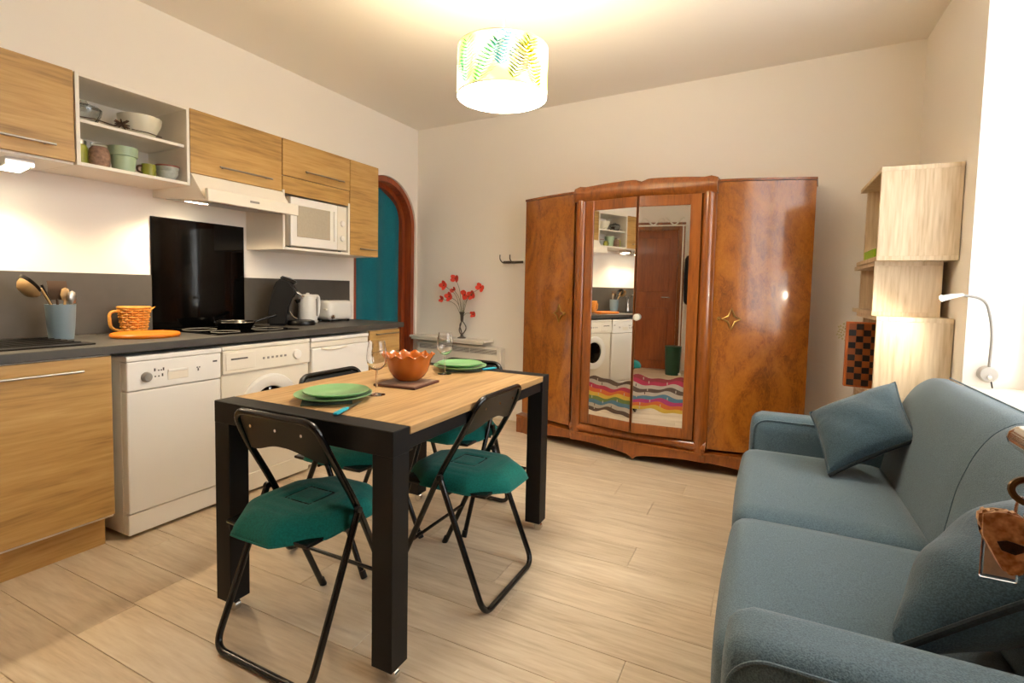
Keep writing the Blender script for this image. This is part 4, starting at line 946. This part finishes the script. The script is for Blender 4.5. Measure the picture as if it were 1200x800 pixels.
# draughts board
def checker_mat():
    m, nt, N, L, P = new('draughts_squares'); tc = N.new('ShaderNodeTexCoord'); mp = N.new('ShaderNodeMapping'); mp.inputs['Location'].default_value = (.02, .013, .013)
    ck = N.new('ShaderNodeTexChecker'); ck.inputs['Scale'].default_value = 1/.0365; ck.inputs['Color1'].default_value = lin('#b1641f'); ck.inputs['Color2'].default_value = lin('#2a1a12')
    L.new(tc.outputs['Object'], mp.inputs[0]); L.new(mp.outputs[0], ck.inputs[0]); L.new(ck.outputs[0], P.inputs['Base Color']); P.inputs['Roughness'].default_value = .45
    return m
t = thing('draughts_board', 'folded wooden draughts board with chequered face poking out of the bookshelf', 'board game', (.395, 3.30, .7225))
M['orangewood'] = wood('orange_wood', '#8a3d12', '#ad5820', '#c06a28', 'z', .4, 4, .2)
MB().box(0, .195, 0, .04, 0, .352, .003, 1).build('box', M['orangewood'], t, smooth=False)
sqs = .0335
M['sq0'] = plain('dark_square', '#160e0a', .45); M['sq1'] = plain('orange_square', '#8a4716', .45)
for i in range(5):
    for j in range(10):
        MB().box(.012+i*sqs, .012+(i+1)*sqs-.0006, -.0018, .0, .009+j*sqs, .009+(j+1)*sqs-.0006).build('square', M['sq%d' % ((i+j) % 2)], t, smooth=False)
t = thing('flower_sprig', 'pale dried flower sprig peeping out behind the draughts board', 'dried flowers', (.52, 3.40, .7225))
M['pale'] = plain('pale_blossom', '#cfc7a0', .7)
MB().tube(rounded([(0, 0, 0), (-.02, 0, .2), (-.12, .0, .31)], .1), .003, 6).build('stem', M['stemgreen'], t)
m = MB()
for k in range(26):
    a = k*2.39996; r = .03*math.sqrt(k/26); c = Vector((-.125+r*math.cos(a), .02*math.sin(k), .31+r*math.sin(a)*1.6-.02)); m.tube([c, c+Vector((.009*math.cos(a), -.006, .010*math.sin(a)))], [.006, .002], 5)
m.build('blossoms', M['pale'], t)
# gooseneck lamp on the window reveal
t = thing('gooseneck_lamp', 'white clip-on gooseneck reading lamp glowing on the window reveal', 'lamp', (.886, WY1, .885))
RX = Matrix.Rotation(PI/2, 3, 'X'); M['lampgrey'] = plain('pale_grey_plastic', '#b5b0a8', .4)
MB().lathe([(.001, 0), (.036, 0), (.036, .018), (.03, .028), (.001, .03)], (0, 0, 0), 32, M=RX).build('base', M['lampgrey'], t)
MB().lathe([(.001, 0), (.008, 0), (.008, .006), (.001, .007)], (0, -.03, -.012), 14, M=RX).build('switch', M['chrome'], t)
MB().tube(rounded([(0, -.02, .03), (.0, -.03, .20), (-.03, -.03, .33), (-.12, -.04, .345)], .12, 10), .0055, 10).build('gooseneck', M['grey'], t)
h = MB().tube([(-.11, -.04, .346), (-.15, -.043, .338), (-.185, -.046, .328)], [.006, .011, .014], 16).build('head', M['appl'], t)
MB().tube([(-.1855, -.046, .328), (-.190, -.0465, .327)], [.013, .012], 16).build('bulb', M['lampglow'], t)
MB().tube([(.01, -.02, -.03), (.02, -.02, -.08), (.025, -.02, -.16)], .003, 6).build('cable', M['blackplastic'], t)
l = light('reading_light', 'SPOT', (-.202, -.047, .320), 5, (1, .88, .66), .015, (0, 0, 0), spot_size=math.radians(130), spot_blend=.8)
l.parent = t; l.rotation_euler = Vector((-.75, .25, -.6)).to_track_quat('-Z', 'Y').to_euler()

# ------------------------------------------------------------------ pendant lamp
LX, LY, LZ0, LZ1, LR = -1.135, 2.15, 2.090, 2.305, .208
t = thing('pendant_lamp', 'drum pendant lamp with a tropical leaf print shade', 'lamp', (LX, LY, ZC))
def ring_wall(r0, r1, z0, z1, seg=72):
    m = MB(); A = []
    for k in range(seg):
        a = 2*PI*k/seg; c, s = math.cos(a), math.sin(a); A.append([m.bm.verts.new((LX+r*c, LY+r*s, z)) for r, z in ((r1, z0), (r1, z1), (r0, z1), (r0, z0))])
    for k in range(seg):
        B = A[(k+1) % seg]
        for q in range(4): m.bm.faces.new((A[k][q], A[k][(q+1) % 4], B[(q+1) % 4], B[q]))
    return m
sh = ring_wall(LR-.0015, LR, LZ0, LZ1).build('shade', M['shade'], t, world=True)
for z in (LZ0, LZ1-.004): ring_wall(LR-.003, LR+.0012, z, z+.004).build('rim', M['white'], sh, world=True)
M['diff'] = emit('lamp_diffuser', (1, .925, .80, 1), 20)
MB().lathe([(.001, 0), (LR-.004, 0), (LR-.004, .002), (.001, .002)], (LX, LY, LZ0+.001), 64).build('diffuser', M['diff'], t, world=True)
MB().lathe([(.001, 0), (LR-.002, 0), (LR-.002, .003), (.001, .003)], (LX, LY, LZ0+.0035), 64).build('uplight_blocker', M['white'], t, world=True)  # added unseen opaque disc, keeps the diffuser's glow off shade and ceiling
MB().cyl((LX, LY, LZ1-.10), (LX, LY, ZC-.02), .004, 8).build('cord', M['white'], t, world=True)
MB().lathe([(.001, 0), (.05, 0), (.045, -.025), (.001, -.03)], (LX, LY, ZC), 28).build('ceiling_rose', M['white'], t, world=True)
MB().cyl((LX, LY, LZ1-.17), (LX, LY, LZ1-.10), .02, 14).build('socket', M['white'], t, world=True)
for q in range(3):
    a = 2*PI*q/3; MB().tube([(LX, LY, LZ1-.10), (LX+(LR-.003)*math.cos(a), LY+(LR-.003)*math.sin(a), LZ1-.004)], .0018, 6).build('spider_arm', M['white'], t, world=True)
# printed leaves on the shade
prints = [('#2f9a7c', 4.35), ('#4c8fb8', 5.25), ('#c0aa10', 5.85), ('#3f8066', 4.85), ('#259080', 3.95), ('#5a6840', 5.6), ('#5f9030', 3.4), ('#2a6f9c', 2.7), ('#b09a00', 2.0), ('#0f7a5c', 1.3), ('#1f6046', .5)]
for i, (c, a0) in enumerate(prints):
    m = MB(); mat = leaf_print('leaf_print_%d' % i, c)
    zc = LZ0+.10+.05*math.sin(i*1.9); lean = .5*math.sin(i*2.7); R_ = LR+.0008
    def sp_(t_, s_):
        aa = a0+s_+lean*t_*.5; return Vector((LX+R_*math.cos(aa), LY+R_*math.sin(aa), min(LZ1-.006, max(LZ0+.006, zc+t_*.09))))
    for k in range(-6, 7):
        tt = k/6.5
        for sg in (-1, 1):
            L2 = .34*(1-.55*abs(tt)); p = [sp_(tt, 0), sp_(tt+.12, sg*L2*.5), sp_(tt+.30, sg*L2)]
            q = [sp_(tt+.06, 0), sp_(tt+.23, sg*L2*.5), sp_(tt+.32, sg*L2)]
            v = [m.bm.verts.new(x) for x in p+q[::-1]]
            try: m.bm.faces.new(v)
            except Exception: pass
    m.build('leaf_print', mat, sh, world=True, smooth=False)
bl = MB().lathe([(.001, -.045), (.02, -.04), (.03, -.015), (.024, .01), (.013, .03), (.001, .03)], (LX, LY, LZ1-.20+.03), 20).build('bulb', emit('bulb_glass', (1, .85, .6, 1), 4), t, world=True)
l = light('pendant_light', 'POINT', (LX, LY, LZ1-.075), 35, (1, .82, .56), .07); l.parent = t; l.location = Vector((LX, LY, LZ1-.06))-t.location

# ------------------------------------------------------------------ keys in the open door beside the camera
dr_ = bpy.data.objects.new('door_2', None); C.objects.link(dr_); dr_.location = (.245, .1, 0); tag(dr_, 'open door just outside the frame on the right, keys in its lock', kind='structure')
MB().box(.225, .265, -.33, .57, .01, 2.04, .002, 1).build('leaf', M['door'], dr_, smooth=False, world=True)
MB().box(.2215, .2255, .495, .545, .98, 1.19, .002, 1).build('lock_plate', M['chrome'], dr_, smooth=False, world=True)
MB().tube(rounded([(.222, .52, 1.115), (.176, .52, 1.115), (.176, .40, 1.115)], .012, 5), .0085, 12).build('lever_handle', M['chrome'], dr_, world=True)
t = thing('bunch_of_keys', 'key with a brown furry charm and clear tag hanging from the lock at right edge', 'keys', (.20, .52, 1.073))
M['oldbrass'] = plain('old_brass', '#5f4526', .35, .9, var=.2, scale=60); M['fur'] = fabric('brown_felt_charm', '#9c6c42', '#dcb182', .95, 160, .8, .3); M['furdark'] = fabric('dark_felt_patch', '#22150d', '#3a2415', .95, 160, .6, .2)
m = MB(); m.tube([(.0, 0, 0), (.028, 0, 0)], .0032, 8); m.build('key_shaft', M['oldbrass'], t)
MB().tube([(-.012+.0125*math.cos(2*PI*k/24), .004*math.sin(2*PI*k/24), .0085*math.sin(2*PI*k/24)) for k in range(24)], .0026, 8, closed=True).build('key_bow', M['oldbrass'], t)
MB().tube([(-.018+.003*math.cos(2*PI*k/16), .0, -.016+.011*math.sin(2*PI*k/16)) for k in range(16)], .0011, 6, closed=True).build('split_ring', M['chrome'], t)
def charm(off):
    out = [(-.043, -.020), (-.036, -.017), (-.031, -.021), (-.025, -.018), (-.019, -.016), (-.012, -.020), (-.008, -.022), (-.006, -.034), (-.004, -.050), (-.006, -.063), (-.013, -.067), (-.021, -.066), (-.027, -.058), (-.033, -.048), (-.037, -.038), (-.043, -.030)]
    return [(-.043+(a+.043)*.82, b) for a, b in out]
mb = MB(); mb.prism(charm(0), lambda u, v, q: (u, q, v), -.004, .006); bmesh.ops.bevel(mb.bm, geom=mb.bm.edges[:], offset=.0022, segments=2, affect='EDGES'); ch = mb.build('felt_charm', M['fur'], t)
mb = MB(); mb.prism([(-.032, -.041), (-.026, -.039), (-.016, -.041), (-.015, -.045), (-.021, -.049), (-.029, -.047)], lambda u, v, q: (u, q, v), -.0052, -.0035); mb.build('charm_patch', M['furdark'], ch, smooth=False)
M['tagglass'] = glass('clear_plastic', (.95, .95, .95, 1), .1); M['paper'] = plain('paper_insert', '#b8b0a6', .7, var=.3, scale=200)
MB().box(-.037, -.0135, .008, .011, -.077, -.035, .0012, 2).build('plastic_tag', M['tagglass'], t, smooth=False)
MB().box(-.035, -.0155, .0075, .0078, -.073, -.040).build('tag_insert', M['paper'], t, smooth=False)

# ------------------------------------------------------------------ what the mirrors see behind the camera
d1 = bpy.data.objects.new('door_1', None); C.objects.link(d1); d1.location = (-.9, YR, 0); tag(d1, 'closed brown panelled wooden door reflected in the mirror', kind='structure')
m = MB(); m.box(-1.42, -1.33, YR, YR+.04, 0, 2.26, .004, 1); m.box(-.50, -.40, YR, YR+.04, 0, 2.26, .004, 1); m.box(-1.33, -.50, YR, YR+.04, 2.14, 2.26, .004, 1); m.build('door_frame', M['walnut2'], d1, smooth=False, world=True)
MB().box(-1.328, -.502, YR+.0, YR+.02, .01, 2.138).build('leaf', M['door'], d1, smooth=False, world=True)
for z0, z1 in ((.14, .96), (1.20, 2.02)): MB().box(-1.21, -.62, YR+.02, YR+.03, z0, z1, .008, 2).build('panel', M['door'], d1, smooth=False, world=True)
MB().tube(rounded([(-.60, YR+.02, 1.12), (-.60, YR+.07, 1.12), (-.72, YR+.07, 1.12)], .015), .008).build('handle', M['chrome'], d1, world=True)
t = thing('clothes_rail', 'white scrolled metal clothes rail reflected in the right mirror', 'clothes rail', (-.40, -.75, 0))
for x in (-.44, -.40): MB().cyl((x, -.75, .03), (x, -.75, 2.19), .011, 10).build('upright', M['white'], t, world=True)
MB().cyl((-1.15, -.75, 2.18), (-.38, -.75, 2.18), .011, 10).build('top_bar', M['white'], t, world=True)
MB().tube([(-1.05+.35*v, -.75, 2.24+.05*math.sin(v*9)) for v in [k/30 for k in range(31)]], .011, 8).build('scroll', M['white'], t, world=True)
MB().tube([(-.42-.28*v, -.75, 2.24+.05*math.sin(v*7+1)) for v in [k/30 for k in range(31)]], .011, 8).build('scroll', M['white'], t, world=True)
for y in (-.95, -.55): MB().cyl((-.44, y, .02), (-.40, y, .02), .018, 10).build('foot', M['white'], t, world=True)
MB().cyl((-.42, -.95, .03), (-.42, -.55, .03), .009, 10).build('foot_bar', M['white'], t, world=True)
o = MB().lathe([(.001, 0), (.10, 0), (.115, .40), (.12, .41), (.112, .42), (.001, .40)], (-.52, -.60, .001), 32).build('waste_bin', plain('bottle_green_plastic', '#1c4a36', .35)); tag(o, 'dark green waste bin reflected in the right mirror', 'bin')
t = thing('hanging_coat', 'dark coat hanging on the rail, reflected in the mirror', 'coat', (-.34, -.75, 1.75))
MB().rbox(-.40, -.24, -.90, -.60, 1.02, 1.74, .06, 10, (.01, .02, .0)).build('cloth', plain('black_cloth', '#101013', .9), t, world=True)
MB().tube(rounded([(-.32, -.85, 1.70), (-.32, -.75, 1.76), (-.32, -.65, 1.70)], .05), .006, 8).build('hanger', M['blackplastic'], t, world=True)
